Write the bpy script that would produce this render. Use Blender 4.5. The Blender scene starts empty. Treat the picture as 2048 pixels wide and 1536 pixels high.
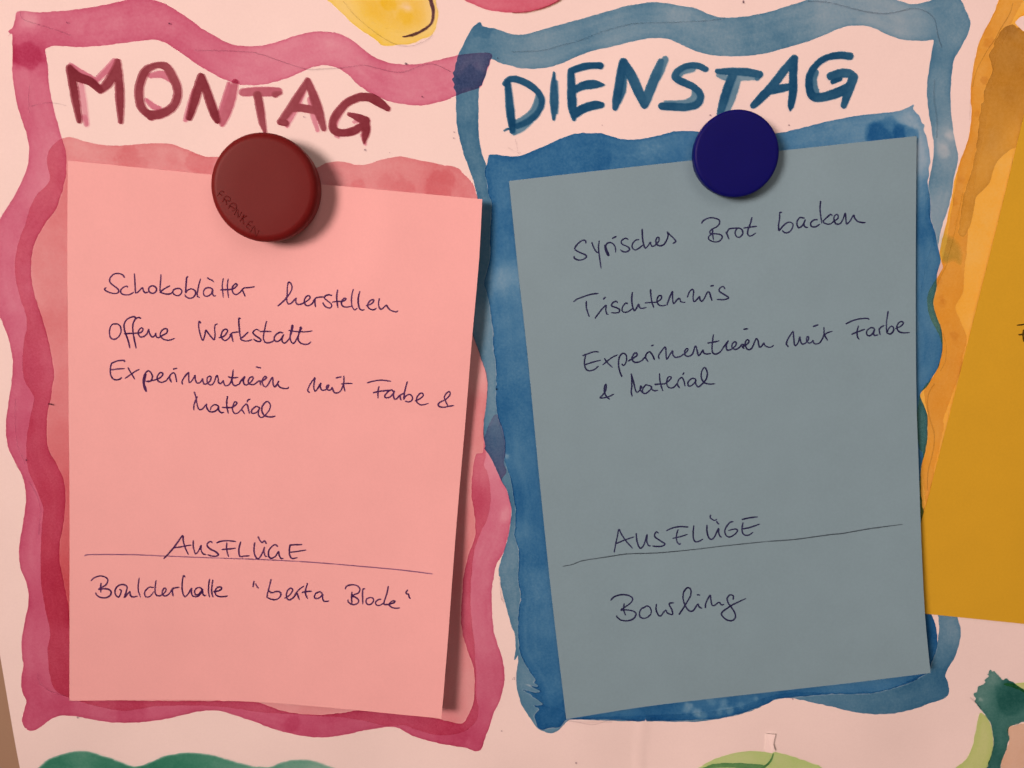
import bpy, math, random
import numpy as np
from mathutils import Vector, Matrix

scene = bpy.context.scene

# ------------------------------------------------------------------ camera, light, exposure
FPX = 1657.0                      # focal length in photo pixels (2048 x 1536 frame)
PITCH = math.atan(0.1697)         # phone tipped down towards the board
DIST = 0.3077                     # metres along the optical axis to the poster
cam_data = bpy.data.cameras.new('camera')
cam = bpy.data.objects.new('camera', cam_data)
scene.collection.objects.link(cam)
cam_data.sensor_fit = 'HORIZONTAL'
cam_data.sensor_width = 36.0
cam_data.lens = 36.0 * FPX / 2048.0
cam_data.clip_start = 0.005
cam_data.clip_end = 50.0
CAM = np.array([0.0, -DIST * math.cos(PITCH), DIST * math.sin(PITCH)])
cam.location = CAM
cam.rotation_euler = (math.pi / 2 - PITCH, 0, 0)
scene.camera = cam

world = bpy.data.worlds.new('World')
scene.world = world
world.use_nodes = True
bg = world.node_tree.nodes['Background']
bg.inputs['Color'].default_value = (1.0, 0.62, 0.50, 1)
bg.inputs['Strength'].default_value = 0.135


def area_lamp(name, loc, target, size, watts, color):
    d = bpy.data.lights.new(name, 'AREA')
    d.shape = 'DISK'
    d.size = size
    d.energy = watts
    d.color = color
    o = bpy.data.objects.new(name, d)
    scene.collection.objects.link(o)
    o.location = loc
    o.rotation_euler = (Vector(target) - Vector(loc)).to_track_quat('-Z', 'Y').to_euler()
    return o


main = area_lamp('room_lamp', (-1.25, -1.76, 0.42), (0.02, 0, 0.07), 0.78, 2.95, (1.0, 0.655, 0.575))
main.data.spread = math.radians(38)
area_lamp('second_lamp', (0.20, -0.70, 0.42), (0.0, 0, 0.0), 0.45, 1.25, (1.0, 0.66, 0.59))

scene.view_settings.view_transform = 'Standard'
scene.view_settings.look = 'None'
scene.view_settings.exposure = 0.0
scene.view_settings.gamma = 1.0
scene.view_settings.use_curve_mapping = False
scene.cycles.transparent_max_bounces = 48
scene.cycles.max_bounces = 8

# ------------------------------------------------------------------ helpers: plane geometry
UPV = np.array([0.0, math.sin(PITCH), math.cos(PITCH)])
FWD = np.array([0.0, math.cos(PITCH), -math.sin(PITCH)])


def on_plane(p, h=0.0):
    """Where the sight line through a photo pixel meets the plane lying h metres in front of the board."""
    p = np.asarray(p, float)
    h = np.broadcast_to(np.asarray(h, float), p.shape[:-1])
    d = ((p[..., 0:1] - 1024.0) / FPX) * np.array([1.0, 0, 0]) + ((768.0 - p[..., 1:2]) / FPX) * UPV + FWD
    t = (-h - CAM[1]) / d[..., 1]
    return CAM + d * t[..., None]


def sheet_wave(x, z):
    """Gentle unevenness of the poster paper, metres in front of its flat position."""
    a = 0.0003 * np.sin(x * 31.0 + 1.0) * np.sin(z * 24.0 + 0.4) + 0.0002 * np.sin(x * 57 - z * 38 + 2.0) + 0.00014 * np.sin(x * 96 + 22 * z + 1.3) * np.sin(z * 83 - 15 * x)
    low = np.clip((-z - 0.105) / 0.05, 0, 1)
    a = a + low * (0.00038 * np.sin(x * 118.0 + 0.6 + 20 * z) + 0.00028 * np.sin(x * 63.0 - z * 95))
    # sharp little crease under the blue column
    cx = 0.0515 + 0.03 * (z + 0.142)
    ridge = np.exp(-((x - cx) / 0.0011) ** 2) * np.clip((-z - 0.126) / 0.006, 0, 1) * np.clip((z + 0.168) / 0.004, 0, 1)
    return a + 0.0015 + 0.00055 * ridge


def on_poster(p, lift=0.0):
    w = on_plane(p, 0.0012)
    hh = sheet_wave(w[..., 0], w[..., 2])
    w = on_plane(p, hh + 0.0002 + lift)
    return w


def smooth_path(pts, closed=False, sub=5):
    P = np.asarray(pts, float)
    n = len(P)
    if n < 3 and not closed:
        return P
    out = []
    segs = n if closed else n - 1
    for i in range(segs):
        if closed:
            a, b, c, d = P[(i - 1) % n], P[i], P[(i + 1) % n], P[(i + 2) % n]
        else:
            a, b, c, d = P[max(i - 1, 0)], P[i], P[i + 1], P[min(i + 2, n - 1)]
        t1 = (c - a) * 0.5
        t2 = (d - b) * 0.5
        L = np.linalg.norm((c - b)[:2]) + 1e-9          # keep tangents from overshooting on uneven spacing
        for t in (t1, t2):
            l = np.linalg.norm(t[:2])
            if l > L:
                t *= L / l
        for k in range(sub):
            s = k / sub
            out.append((2 * s**3 - 3 * s**2 + 1) * b + (s**3 - 2 * s**2 + s) * t1 + (-2 * s**3 + 3 * s**2) * c + (s**3 - s**2) * t2)
    if not closed:
        out.append(P[-1])
    return np.array(out)


def T(ox, oy, s, text):
    """Points read off an enlarged crop: 'x,y x,y ...' -> photo pixels."""
    r = []
    for tok in text.split():
        x, y = tok.split(',')[:2]
        r.append((ox + float(x) / s, oy + float(y) / s))
    return r


# ------------------------------------------------------------------ helpers: noise
def vnoise(u, v, scale, seed):
    rs = np.random.RandomState(seed)
    tab = rs.rand(256, 256)
    x, y = u / scale + 37.3, v / scale + 91.7
    xi, yi = np.floor(x).astype(int), np.floor(y).astype(int)
    fx, fy = x - xi, y - yi
    fx, fy = fx * fx * (3 - 2 * fx), fy * fy * (3 - 2 * fy)
    g = lambda a, b: tab[a % 256, b % 256]
    return (g(xi, yi) * (1 - fx) * (1 - fy) + g(xi + 1, yi) * fx * (1 - fy) +
            g(xi, yi + 1) * (1 - fx) * fy + g(xi + 1, yi + 1) * fx * fy)


def fbm(u, v, scale, seed, octs=4):
    r, a, tot = 0.0, 1.0, 0.0
    for k in range(octs):
        r = r + a * vnoise(u, v, scale / 2**k, seed + k)
        tot += a
        a *= 0.55
    return r / tot - 0.5


# ------------------------------------------------------------------ helpers: painted areas as meshes
BAND = 40.0


class Grid:
    def __init__(self, pts, step, pad):
        lo, hi = pts.min(0) - pad, pts.max(0) + pad
        self.x0, self.y0, self.step = lo[0], lo[1], step
        self.nx, self.ny = int((hi[0] - lo[0]) / step) + 2, int((hi[1] - lo[1]) / step) + 2
        self.xs = self.x0 + np.arange(self.nx) * step
        self.ys = self.y0 + np.arange(self.ny) * step

    def mesh(self):
        return np.meshgrid(self.xs, self.ys)

    def window(self, a, b, r):
        i0 = max(int((min(a[0], b[0]) - r - self.x0) / self.step), 0)
        i1 = min(int((max(a[0], b[0]) + r - self.x0) / self.step) + 2, self.nx)
        j0 = max(int((min(a[1], b[1]) - r - self.y0) / self.step), 0)
        j1 = min(int((max(a[1], b[1]) + r - self.y0) / self.step) + 2, self.ny)
        return i0, i1, j0, j1


def seg_dist(X, Y, a, b):
    dx, dy = b[0] - a[0], b[1] - a[1]
    L2 = dx * dx + dy * dy + 1e-12
    t = np.clip(((X - a[0]) * dx + (Y - a[1]) * dy) / L2, 0, 1)
    return np.hypot(X - a[0] - t * dx, Y - a[1] - t * dy), t


def polygon_field(g, polys):
    """Signed distance (positive inside, even-odd) in photo pixels, exact near the outline."""
    dist = np.full((g.ny, g.nx), BAND)
    par = np.zeros((g.ny, g.nx), int)
    for P in polys:
        Q = np.roll(P, -1, axis=0)
        for a, b in zip(P, Q):
            i0, i1, j0, j1 = g.window(a, b, BAND)
            if i0 >= i1 or j0 >= j1:
                continue
            X, Y = np.meshgrid(g.xs[i0:i1], g.ys[j0:j1])
            d, _ = seg_dist(X, Y, a, b)
            w = dist[j0:j1, i0:i1]
            np.minimum(w, d, out=w)
        for j, y in enumerate(g.ys):
            m = (P[:, 1] <= y) != (Q[:, 1] <= y)
            if m.any():
                xc = P[m, 0] + (y - P[m, 1]) / (Q[m, 1] - P[m, 1]) * (Q[m, 0] - P[m, 0])
                par[j] += np.searchsorted(np.sort(xc), g.xs)
    return np.where(par % 2 == 1, dist, -dist)


def stroke_field(g, strokes):
    """strokes: list of (path with x,y,r columns, strength). Returns signed field and strength carried by the nearest stroke."""
    F = np.full((g.ny, g.nx), -BAND)
    S = np.zeros((g.ny, g.nx))
    for path, st in strokes:
        for a, b in zip(path[:-1], path[1:]):
            r = max(a[2], b[2])
            i0, i1, j0, j1 = g.window(a, b, r + 4 + g.step)
            if i0 >= i1 or j0 >= j1:
                continue
            X, Y = np.meshgrid(g.xs[i0:i1], g.ys[j0:j1])
            d, t = seg_dist(X, Y, a, b)
            f = a[2] + (b[2] - a[2]) * t - d
            w, s = F[j0:j1, i0:i1], S[j0:j1, i0:i1]
            cov = np.clip(f * 1.6 + 1.0, 0, 1) * st
            np.maximum(s, cov, out=s)
            np.maximum(w, f, out=w)
    return F, S


def contour(g, F):
    """Mesh of the region F > 0: whole grid cells inside, cut cells along the outline."""
    ins = F > 0
    idx = -np.ones(F.shape, int)
    idx[ins] = np.arange(ins.sum())
    jj, ii = np.nonzero(ins)
    verts = [np.stack([g.xs[ii], g.ys[jj]], 1)]
    dvals = [F[ins]]
    n = len(ii)
    c00, c10, c11, c01 = ins[:-1, :-1], ins[:-1, 1:], ins[1:, 1:], ins[1:, :-1]
    cnt = c00.astype(int) + c10 + c11 + c01
    fj, fi = np.nonzero(cnt == 4)
    faces = np.stack([idx[fj, fi], idx[fj, fi + 1], idx[fj + 1, fi + 1], idx[fj + 1, fi]], 1).tolist()
    ev, extra = {}, []
    mj, mi = np.nonzero((cnt > 0) & (cnt < 4))
    for j, i in zip(mj.tolist(), mi.tolist()):
        cs = [(j, i), (j, i + 1), (j + 1, i + 1), (j + 1, i)]
        poly = []
        for k in range(4):
            p, q = cs[k], cs[(k + 1) % 4]
            if ins[p]:
                poly.append(int(idx[p]))
            if ins[p] != ins[q]:
                key = (p, q) if p < q else (q, p)
                e = ev.get(key)
                if e is None:
                    fa, fb = F[key[0]], F[key[1]]
                    t = fa / (fa - fb)
                    xa, ya = g.xs[key[0][1]], g.ys[key[0][0]]
                    xb, yb = g.xs[key[1][1]], g.ys[key[1][0]]
                    e = n + len(extra)
                    extra.append((xa + (xb - xa) * t, ya + (yb - ya) * t))
                    ev[key] = e
                poly.append(e)
        if len(poly) >= 3:
            faces.append(poly)
    if extra:
        verts.append(np.array(extra))
        dvals.append(np.zeros(len(extra)))
    return np.concatenate(verts), np.concatenate(dvals), faces


def link(o, parent=None):
    scene.collection.objects.link(o)
    if parent is not None:
        o.parent = parent
    return o


def new_mesh(name, verts, faces, mat, parent=None, smooth=False):
    me = bpy.data.meshes.new(name)
    me.from_pydata(verts if isinstance(verts, list) else verts.tolist(), [], faces)
    me.materials.append(mat)
    if smooth:
        me.polygons.foreach_set('use_smooth', [True] * len(me.polygons))
    me.update()
    return link(bpy.data.objects.new(name, me), parent)


def set_absorb(o, ab):
    at = o.data.attributes.new('absorb', 'FLOAT_VECTOR', 'POINT')
    at.data.foreach_set('vector', np.asarray(ab, np.float32).ravel())


def tag(o, label=None, cat=None, group=None, kind=None):
    for k, v in (('label', label), ('category', cat), ('group', group), ('kind', kind)):
        if v:
            o[k] = v
    return o


# ------------------------------------------------------------------ materials
def nodes_of(name):
    m = bpy.data.materials.new(name)
    m.use_nodes = True
    nt = m.node_tree
    return m, nt, nt.nodes, nt.links, nt.nodes['Principled BSDF']


def noise_node(N, L, scale, detail=4.0, rough=0.6):
    tc = N.new('ShaderNodeTexCoord')
    no = N.new('ShaderNodeTexNoise')
    no.inputs['Scale'].default_value = scale
    no.inputs['Detail'].default_value = detail
    no.inputs['Roughness'].default_value = rough
    L.new(tc.outputs['Object'], no.inputs['Vector'])
    return no


def math_node(N, L, op, a, b=None):
    m = N.new('ShaderNodeMath')
    m.operation = op
    for k, x in enumerate((a, b)):
        if x is None:
            continue
        if isinstance(x, (int, float)):
            m.inputs[k].default_value = x
        else:
            L.new(x, m.inputs[k])
    return m.outputs[0]


def paper_material(name, color, rough=0.62, spec=0.28, mottle=0.06, grain=0.09, bump=0.25):
    m, nt, N, L, P = nodes_of(name)
    P.inputs['Roughness'].default_value = rough
    P.inputs['Specular IOR Level'].default_value = spec
    n1, n2 = noise_node(N, L, 1150, 4, 0.7), noise_node(N, L, 60, 4, 0.55)
    f1 = math_node(N, L, 'MULTIPLY_ADD', n1.outputs['Fac'], grain)
    f1.node.inputs[2].default_value = 1.0 - grain / 2
    f2 = math_node(N, L, 'MULTIPLY_ADD', n2.outputs['Fac'], mottle)
    f2.node.inputs[2].default_value = 1.0 - mottle / 2
    f = math_node(N, L, 'MULTIPLY', f1, f2)
    vm = N.new('ShaderNodeVectorMath')
    vm.operation = 'SCALE'
    vm.inputs[0].default_value = color
    L.new(f, vm.inputs['Scale'])
    L.new(vm.outputs[0], P.inputs['Base Color'])
    b = N.new('ShaderNodeBump')
    b.inputs['Strength'].default_value = bump
    b.inputs['Distance'].default_value = 0.00006
    nb = noise_node(N, L, 1500, 5, 0.65)
    L.new(nb.outputs['Fac'], b.inputs['Height'])
    L.new(b.outputs['Normal'], P.inputs['Normal'])
    return m


def glaze_material(name, grain=0.34, scale=1250, cloud=0.12):
    """Thin transparent colour lying on paper: light is absorbed on the way in and on the way out."""
    m, nt, N, L, P = nodes_of(name)
    N.remove(P)
    at = N.new('ShaderNodeAttribute')
    at.attribute_name = 'absorb'
    n1, n2 = noise_node(N, L, scale, 4, 0.7), noise_node(N, L, 170, 5, 0.6)
    g1 = math_node(N, L, 'MULTIPLY_ADD', n1.outputs['Fac'], 2 * grain)
    g1.node.inputs[2].default_value = 1.0 - grain
    g2 = math_node(N, L, 'MULTIPLY_ADD', n2.outputs['Fac'], 2 * cloud)
    g2.node.inputs[2].default_value = 1.0 - cloud
    k = math_node(N, L, 'MULTIPLY', math_node(N, L, 'MULTIPLY', g1, g2), -0.5)
    vm = N.new('ShaderNodeVectorMath')
    vm.operation = 'SCALE'
    L.new(at.outputs['Vector'], vm.inputs[0])
    L.new(k, vm.inputs['Scale'])
    sx, cx = N.new('ShaderNodeSeparateXYZ'), N.new('ShaderNodeCombineXYZ')
    L.new(vm.outputs[0], sx.inputs[0])
    for i in range(3):
        L.new(math_node(N, L, 'EXPONENT', sx.outputs[i]), cx.inputs[i])
    tr = N.new('ShaderNodeBsdfTransparent')
    L.new(cx.outputs[0], tr.inputs['Color'])
    L.new(tr.outputs[0], N['Material Output'].inputs['Surface'])
    return m


def plastic_material(name, color, rough, spec=0.5, grain=0.25):
    m, nt, N, L, P = nodes_of(name)
    P.inputs['Subsurface Weight'].default_value = 0.45
    P.inputs['Subsurface Radius'].default_value = (1.0, 0.25, 0.3)
    P.inputs['Subsurface Scale'].default_value = 0.004
    P.inputs['Roughness'].default_value = rough
    P.inputs['Specular IOR Level'].default_value = spec
    n1 = noise_node(N, L, 2400, 2, 0.6)
    f = math_node(N, L, 'MULTIPLY_ADD', n1.outputs['Fac'], grain)
    f.node.inputs[2].default_value = 1.0 - grain / 2
    vm = N.new('ShaderNodeVectorMath')
    vm.operation = 'SCALE'
    vm.inputs[0].default_value = color
    L.new(f, vm.inputs['Scale'])
    L.new(vm.outputs[0], P.inputs['Base Color'])
    b = N.new('ShaderNodeBump')
    b.inputs['Strength'].default_value = 0.35
    b.inputs['Distance'].default_value = 0.00005
    nb = noise_node(N, L, 1900, 3, 0.6)
    L.new(nb.outputs['Fac'], b.inputs['Height'])
    L.new(b.outputs['Normal'], P.inputs['Normal'])
    return m


M_PAPER = paper_material('white_drawing_paper', (0.80, 0.785, 0.765))
M_PINK = paper_material('pink_card_paper', (0.775, 0.465, 0.47), mottle=0.09, grain=0.11, bump=.4)
M_BLUE = paper_material('grey_blue_card_paper', (0.192, 0.358, 0.43), mottle=0.12, grain=0.16, bump=.4)
M_YELLOW = paper_material('deep_yellow_card_paper', (0.59, 0.405, 0.022), mottle=0.12, grain=0.16, bump=.4)
M_WALL = paper_material('beige_board_coating', (0.33, 0.25, 0.165), rough=0.5, grain=.14)
M_PAINT = glaze_material('watercolour_glaze')
M_BRUSH = glaze_material('brush_letter_glaze', grain=0.22, cloud=0.16)
M_INK = glaze_material('ballpoint_ink', grain=0.18, scale=3000, cloud=0.15)
M_PENCIL = glaze_material('pencil_graphite', grain=0.7, scale=4000, cloud=0.3)
M_RED = plastic_material('red_magnet_plastic', (0.145, 0.009, 0.009), 0.46, 0.15)
M_NAVY = plastic_material('dark_blue_magnet_plastic', (0.0028, 0.004, 0.14), 0.46, 0.11)

# ------------------------------------------------------------------ setting: the board behind everything
wall = new_mesh('wall', [(-1.2, 0.0, -1.0), (1.2, 0.0, -1.0), (1.2, 0.0, 1.0), (-1.2, 0.0, 1.0),
                         (-1.2, 0.02, -1.0), (1.2, 0.02, -1.0), (1.2, 0.02, 1.0), (-1.2, 0.02, 1.0)],
                [(0, 1, 2, 3), (5, 4, 7, 6), (1, 5, 6, 2), (4, 0, 3, 7), (3, 2, 6, 7), (4, 5, 1, 0)], M_WALL)
tag(wall, kind='structure')

# ------------------------------------------------------------------ the poster sheet
e0, e1 = on_plane((0.0, 1297.0), 0.0009), on_plane((42.5, 1536.0), 0.0009)
down = (e1 - e0) / np.linalg.norm(e1 - e0)
right = np.array([-down[2], 0, down[0]])
o0 = e0 - down * 0.335
SW, SH = 0.62, 0.44
nu, nv = 311, 221
gu, gv = np.meshgrid(np.linspace(0, SW, nu), np.linspace(0, SH, nv))
P3 = o0 + gu[..., None] * right + gv[..., None] * down
fr = P3.copy()
fr[..., 1] = -(sheet_wave(P3[..., 0], P3[..., 2]) + 0.0002)
PO = np.array([0.0, 0.0, 0.0])


def thick_sheet(name, front, thick, mat, parent=None, origin=PO):
    ny, nx = front.shape[:2]
    back = front.copy()
    back[..., 1] += thick
    V = np.concatenate([front.reshape(-1, 3), back.reshape(-1, 3)]) - origin
    n = nx * ny
    i = np.arange(n).reshape(ny, nx)
    q = np.stack([i[:-1, :-1], i[1:, :-1], i[1:, 1:], i[:-1, 1:]], -1).reshape(-1, 4)
    F = q.tolist() + (q[:, ::-1] + n).tolist()
    rim = list(i[0, :]) + list(i[1:, -1]) + list(i[-1, -2::-1]) + list(i[-2:0:-1, 0])
    rim = [int(k) for k in rim]
    m = len(rim)
    V = np.concatenate([V, V[rim], V[[k + n for k in rim]]])          # the cut edge keeps its own crisp normals
    for k in range(m):
        k2 = (k + 1) % m
        F.append((2 * n + k, 2 * n + k2, 2 * n + m + k2, 2 * n + m + k))
    me = bpy.data.meshes.new(name)
    me.from_pydata(V.tolist(), [], F)
    me.materials.append(mat)
    sm = [True] * (2 * len(q)) + [False] * (len(F) - 2 * len(q))
    me.polygons.foreach_set('use_smooth', sm)
    me.update()
    return link(bpy.data.objects.new(name, me), parent)


poster = thick_sheet('poster', fr, 0.0003, M_PAPER)
tag(poster, 'large white paper poster painted with wavy watercolour frames and weekday names', 'poster')

layer_no = [0]


def paint(name, polys, absorb, controls=None, base=1.0, step=2.2, edge=0.22, edge_w=4.0, rough=1.3, blots=(), wash=0.22,
          wash_scale=70, seed=1, label=None, sub=5, soft=0.0, where=()):
    """One watercolour area: closed outlines in photo pixels -> thin glaze mesh lying on the poster."""
    layer_no[0] += 1
    S = [smooth_path(p, True, sub) for p in polys]
    g = Grid(np.concatenate(S), step, 3 * step)
    F = polygon_field(g, S)
    X, Y = g.mesh()
    F = F + rough * 2.0 * fbm(X, Y, 9, seed * 7 + 3, 3)
    uv, d, faces = contour(g, F)
    u, v = uv[:, 0], uv[:, 1]
    den = np.full(len(u), base)
    if controls:
        num, wt = np.zeros(len(u)), np.full(len(u), 1e-9)
        for cx, cy, val in controls:
            w = 1.0 / (((u - cx) ** 2 + (v - cy) ** 2) / 900.0 + 1.0) ** 2
            num += w * val
            wt += w
        den = base * num / wt
    den = den * (1 + wash * 2.2 * fbm(u, v, wash_scale, seed * 11 + 5, 5))
    den = den + edge * base * np.exp(-np.maximum(d, 0) / edge_w) * (0.6 + 1.6 * (0.5 + fbm(u, v, 45, seed + 77, 2)))
    den = den * (1 + .2 * fbm(np.minimum(d, 38) * 7.0 + 40 * fbm(u, v, 120, seed + 31, 2), (u * .8 + v * .6) * .38, 60, seed * 5 + 2, 3))   # streaks left by the brush hairs
    for bx, by, br, amt in blots:
        rr = np.hypot(u - bx, v - by) / br + 1.3 * fbm(u, v, br * 1.1, seed + int(bx), 4)
        q = np.clip((1.45 - rr) / (.5 if amt > 0 else .95), 0, 1)
        den = den + amt * q * q * (3 - 2 * q)
    if soft > 0:
        den = den * np.clip(np.maximum(d, 0) / soft + 0.12, 0, 1)
    den = np.clip(den, 0.03, None)
    for other, factor in where:                                      # wet paint mixes: less pigment stays where another area lies
        Fo = polygon_field(g, [smooth_path(q, True, sub) for q in other])
        i = np.clip(np.rint((u - g.x0) / step).astype(int), 0, g.nx - 1)
        j = np.clip(np.rint((v - g.y0) / step).astype(int), 0, g.ny - 1)
        den = den * (1 + (factor - 1) * np.clip(Fo[j, i] / 2.5 + .5, 0, 1))
    ab = den[:, None] * np.asarray(absorb)
    w3 = on_poster(uv, 0.00005 + 0.00002 * layer_no[0])
    o = new_mesh(name, w3, faces, M_PAINT, poster)
    set_absorb(o, ab)
    if label:
        o['label'] = label
    return o


def brush(name, strokes, absorb, step=1.5, label=None, seed=5, mat=None, rough=1.0, wash=0.3, edge=0.15, lift=None, scale=60, light=None):
    """Brush or pencil strokes (x, y, radius paths) as one glaze mesh on the poster."""
    if lift is None:
        layer_no[0] += 1
    allp = np.concatenate([p for p, s in strokes])
    g = Grid(allp[:, :2], step, allp[:, 2].max() + 4 * step)
    F, S = stroke_field(g, strokes)
    X, Y = g.mesh()
    F = F + rough * 2.0 * fbm(X, Y, 7, seed * 3 + 1, 3)
    uv, d, faces = contour(g, F)
    u, v = uv[:, 0], uv[:, 1]
    i = np.clip(np.rint((u - g.x0) / step).astype(int), 0, g.nx - 1)
    j = np.clip(np.rint((v - g.y0) / step).astype(int), 0, g.ny - 1)
    den = np.maximum(S[j, i], 0.2)
    den = den * (1 + wash * 2 * fbm(u, v, scale, seed * 5, 4)) * (1 + edge * np.exp(-np.maximum(d, 0) / 2.0))
    w3 = on_poster(uv, 0.00005 + 0.00002 * layer_no[0])
    o = new_mesh(name, w3, faces, mat or M_BRUSH, poster)
    ab = np.clip(den, 0.02, None)[:, None] * np.asarray(absorb)
    if light is not None:                                              # thin first pass has a brighter hue than the second
        k = np.clip((S[j, i] - .5) / .3, 0, 1)[:, None]
        ab = k * ab + (1 - k) * np.clip(den, .02, None)[:, None] * np.asarray(light)
    set_absorb(o, ab)
    if label:
        o['label'] = label
    return o


def S4(ox, oy, text, r, st=1.0, s=4.0, sub=6):
    """A brush stroke from crop points; r is one radius or a list, in crop pixels."""
    p = T(ox, oy, s, text)
    if not isinstance(r, (list, tuple)):
        r = [r] * len(p)
    r = np.interp(np.linspace(0, 1, len(p)), np.linspace(0, 1, len(r)), r)
    return smooth_path([(x, y, q / s) for (x, y), q in zip(p, r)], False, sub), st

# ------------------------------------------------------------------ watercolour on the poster
A = lambda t: T(0, 0, 4, t)
B = lambda t: T(512, 0, 4, t)
H = lambda t: T(1024, 0, 4, t)
I = lambda t: T(1536, 0, 4, t)
C = lambda t: T(0, 384, 4, t)
J = lambda t: T(1536, 384, 4, t)
D = lambda t: T(0, 768, 4, t)
G = lambda t: T(512, 768, 4, t)
M = lambda t: T(1536, 768, 4, t)
E = lambda t: T(0, 1152, 4, t)
Fq = lambda t: T(512, 1152, 4, t)
Lq = lambda t: T(1024, 1152, 4, t)
K = lambda t: T(1536, 1152, 4, t)
X1 = lambda t: T(880, 240, 6.4, t)
X2 = lambda t: T(880, 480, 6.4, t)
X3 = lambda t: T(880, 720, 6.4, t)
X4 = lambda t: T(880, 960, 6.4, t)
X5 = lambda t: T(960, 1200, 6.4, t)
X6 = lambda t: T(1728, 0, 6.4, t)
X7 = lambda t: T(640, 0, 6.4, t)

PINK_AB = (0.38, 1.46, 0.95)
SALMON_AB = (0.24, 1.00, 0.88)
BLUE_AB = (2.15, 1.12, 0.66)
DEEP_AB = (3.15, 1.52, 0.72)

blue_panel = (
    X1('622,450 650,437 720,440 800,455 880,463 960,465 1050,450 1150,410 1300,345 1450,280 1600,215 1700,183 1820,160 1900,157 2000,162')
    + H('500,1070 620,1060 700,1065 780,1085 860,1108 950,1117 1050,1108 1150,1088 1250,1062 1330,1048 1480,1050 1700,1085 1900,1095')
    + I('80,1065 200,1040 380,995 550,955 750,920 900,905 1050,885 1120,860 1174,828 1160,865 1175,890 1212,925 1232,985 1250,1000 1245,1040 1270,1100 1282,1160 1290,1200 1300,1290 1284,1350 1290,1400 1278,1450')
    + J('1290,10 1300,80 1298,200 1330,300 1355,420 1376,510 1380,560 1352,650 1346,780 1322,880 1342,980 1382,1080 1396,1180 1391,1280 1362,1400 1302,1500')
    + M('1282,5 1232,60 1217,95 1242,160 1272,240 1277,330 1272,450 1252,560 1228,650 1218,760 1200,1000 1200,1300')
    + K('1260,100 1295,280 1312,320 1335,380 1350,450 1355,540 1345,600 1310,690 1290,760 1200,820 1100,868 950,913 830,938 700,946 500,945 300,962 150,975 60,985')
    + Lq('2048,1023 1800,1108 1650,1140 1300,1157 1000,1158 850,1152 600,1146 440,1150 420,1165 385,1205 320,1215 240,1228 208,1215 180,1135')
    + X5('690,1490 720,1440 757,1395 690,1352 800,1347 800,1330 740,1280 670,1240 655,1215 600,1185 545,1145 700,1185 770,1180 772,1160 690,1125 590,1080 745,1118 735,1090 680,1052 712,1030 640,920 580,820 520,690 500,600 490,450 490,250 500,100')
    + X4('1030,1536 1028,1440 1000,1300 1010,1050 1000,880 950,700 960,650 970,400 940,200 910,0')
    + X3('830,1300 830,1050 800,900 740,720 715,500 720,300 710,0')
    + X2('685,1400 680,1180 655,1000 630,800 600,680 570,540 640,230 640,0')
    + X1('650,1300 660,1150 655,1030 620,950 600,780 575,700 585,620 602,560 612,500'))
blue_frame = (
    B('1790,176 1808,205 1830,214 1920,232 2040,272')
    + H('80,278 200,250 350,205 500,165 650,125 800,80 930,45 1050,25 1150,18 1250,25 1350,45 1450,60 1520,90 1620,128 1700,140 1800,138 1900,125 2040,97')
    + I('120,60 250,20 330,-10 500,-60 850,-60 980,-25 1050,5 1120,28 1180,32 1250,20 1310,0 1350,-40 1500,-40 1545,0 1570,50 1600,120 1620,170 1610,240 1575,320 1530,400 1490,470 1475,560 1465,650 1460,780 1465,900 1475,1000 1490,1100 1510,1180 1522,1270 1510,1330 1490,1410 1478,1500')
    + J('1470,10 1445,120 1405,230 1375,350 1362,440 1374,500 1380,560 1352,650 1346,780 1322,880 1342,980 1382,1080 1396,1180 1391,1280 1362,1400 1302,1500')
    + M('1282,5 1232,60 1217,95 1242,160 1272,240 1277,330 1272,450 1252,560 1228,650 1222,760 1240,1000 1330,1300 1440,1500')
    + K('1480,200 1530,380 1542,450 1530,540 1505,620 1480,680 1430,760 1415,800 1420,815 1435,840 1440,870 1447,900 1440,950 1400,985 1300,1018 1150,1070 1000,1100 850,1105 700,1090 500,1045 350,1010 200,980 100,985 0,1012')
    + Lq('1950,1065 1800,1115 1650,1145 1500,1164 1300,1165 1100,1162 980,1164 800,1160 620,1150 470,1152 420,1180 370,1235 320,1256 270,1250 210,1222 170,1175')
    + X5('660,1536 580,1420 520,1310 490,1200 465,1080 470,950 485,800 489,700 470,735 434,775 450,680 455,550 440,420 405,345 398,315 350,150 310,0')
    + X4('820,1536 790,1400 772,1330 768,1240 748,1225 755,1110 800,960 850,800 890,640 912,450 905,330 860,150 780,0')
    + X3('780,1536 700,1360 620,1200 563,1140 575,1105 555,950 560,780 590,560 605,400 600,250 575,120 530,0')
    + X2('530,1536 460,1330 420,1210 400,900 420,500 450,200')
    + X1('465,1400 480,1005 440,830 380,640 310,450 260,280 225,120 210,0')
    + B('1605,930 1600,850 1600,760 1592,722 1581,700 1588,680 1565,632 1582,615 1572,580 1588,560 1594,510 1604,490 1612,455 1635,400 1665,340 1700,270 1745,205')
    )
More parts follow.
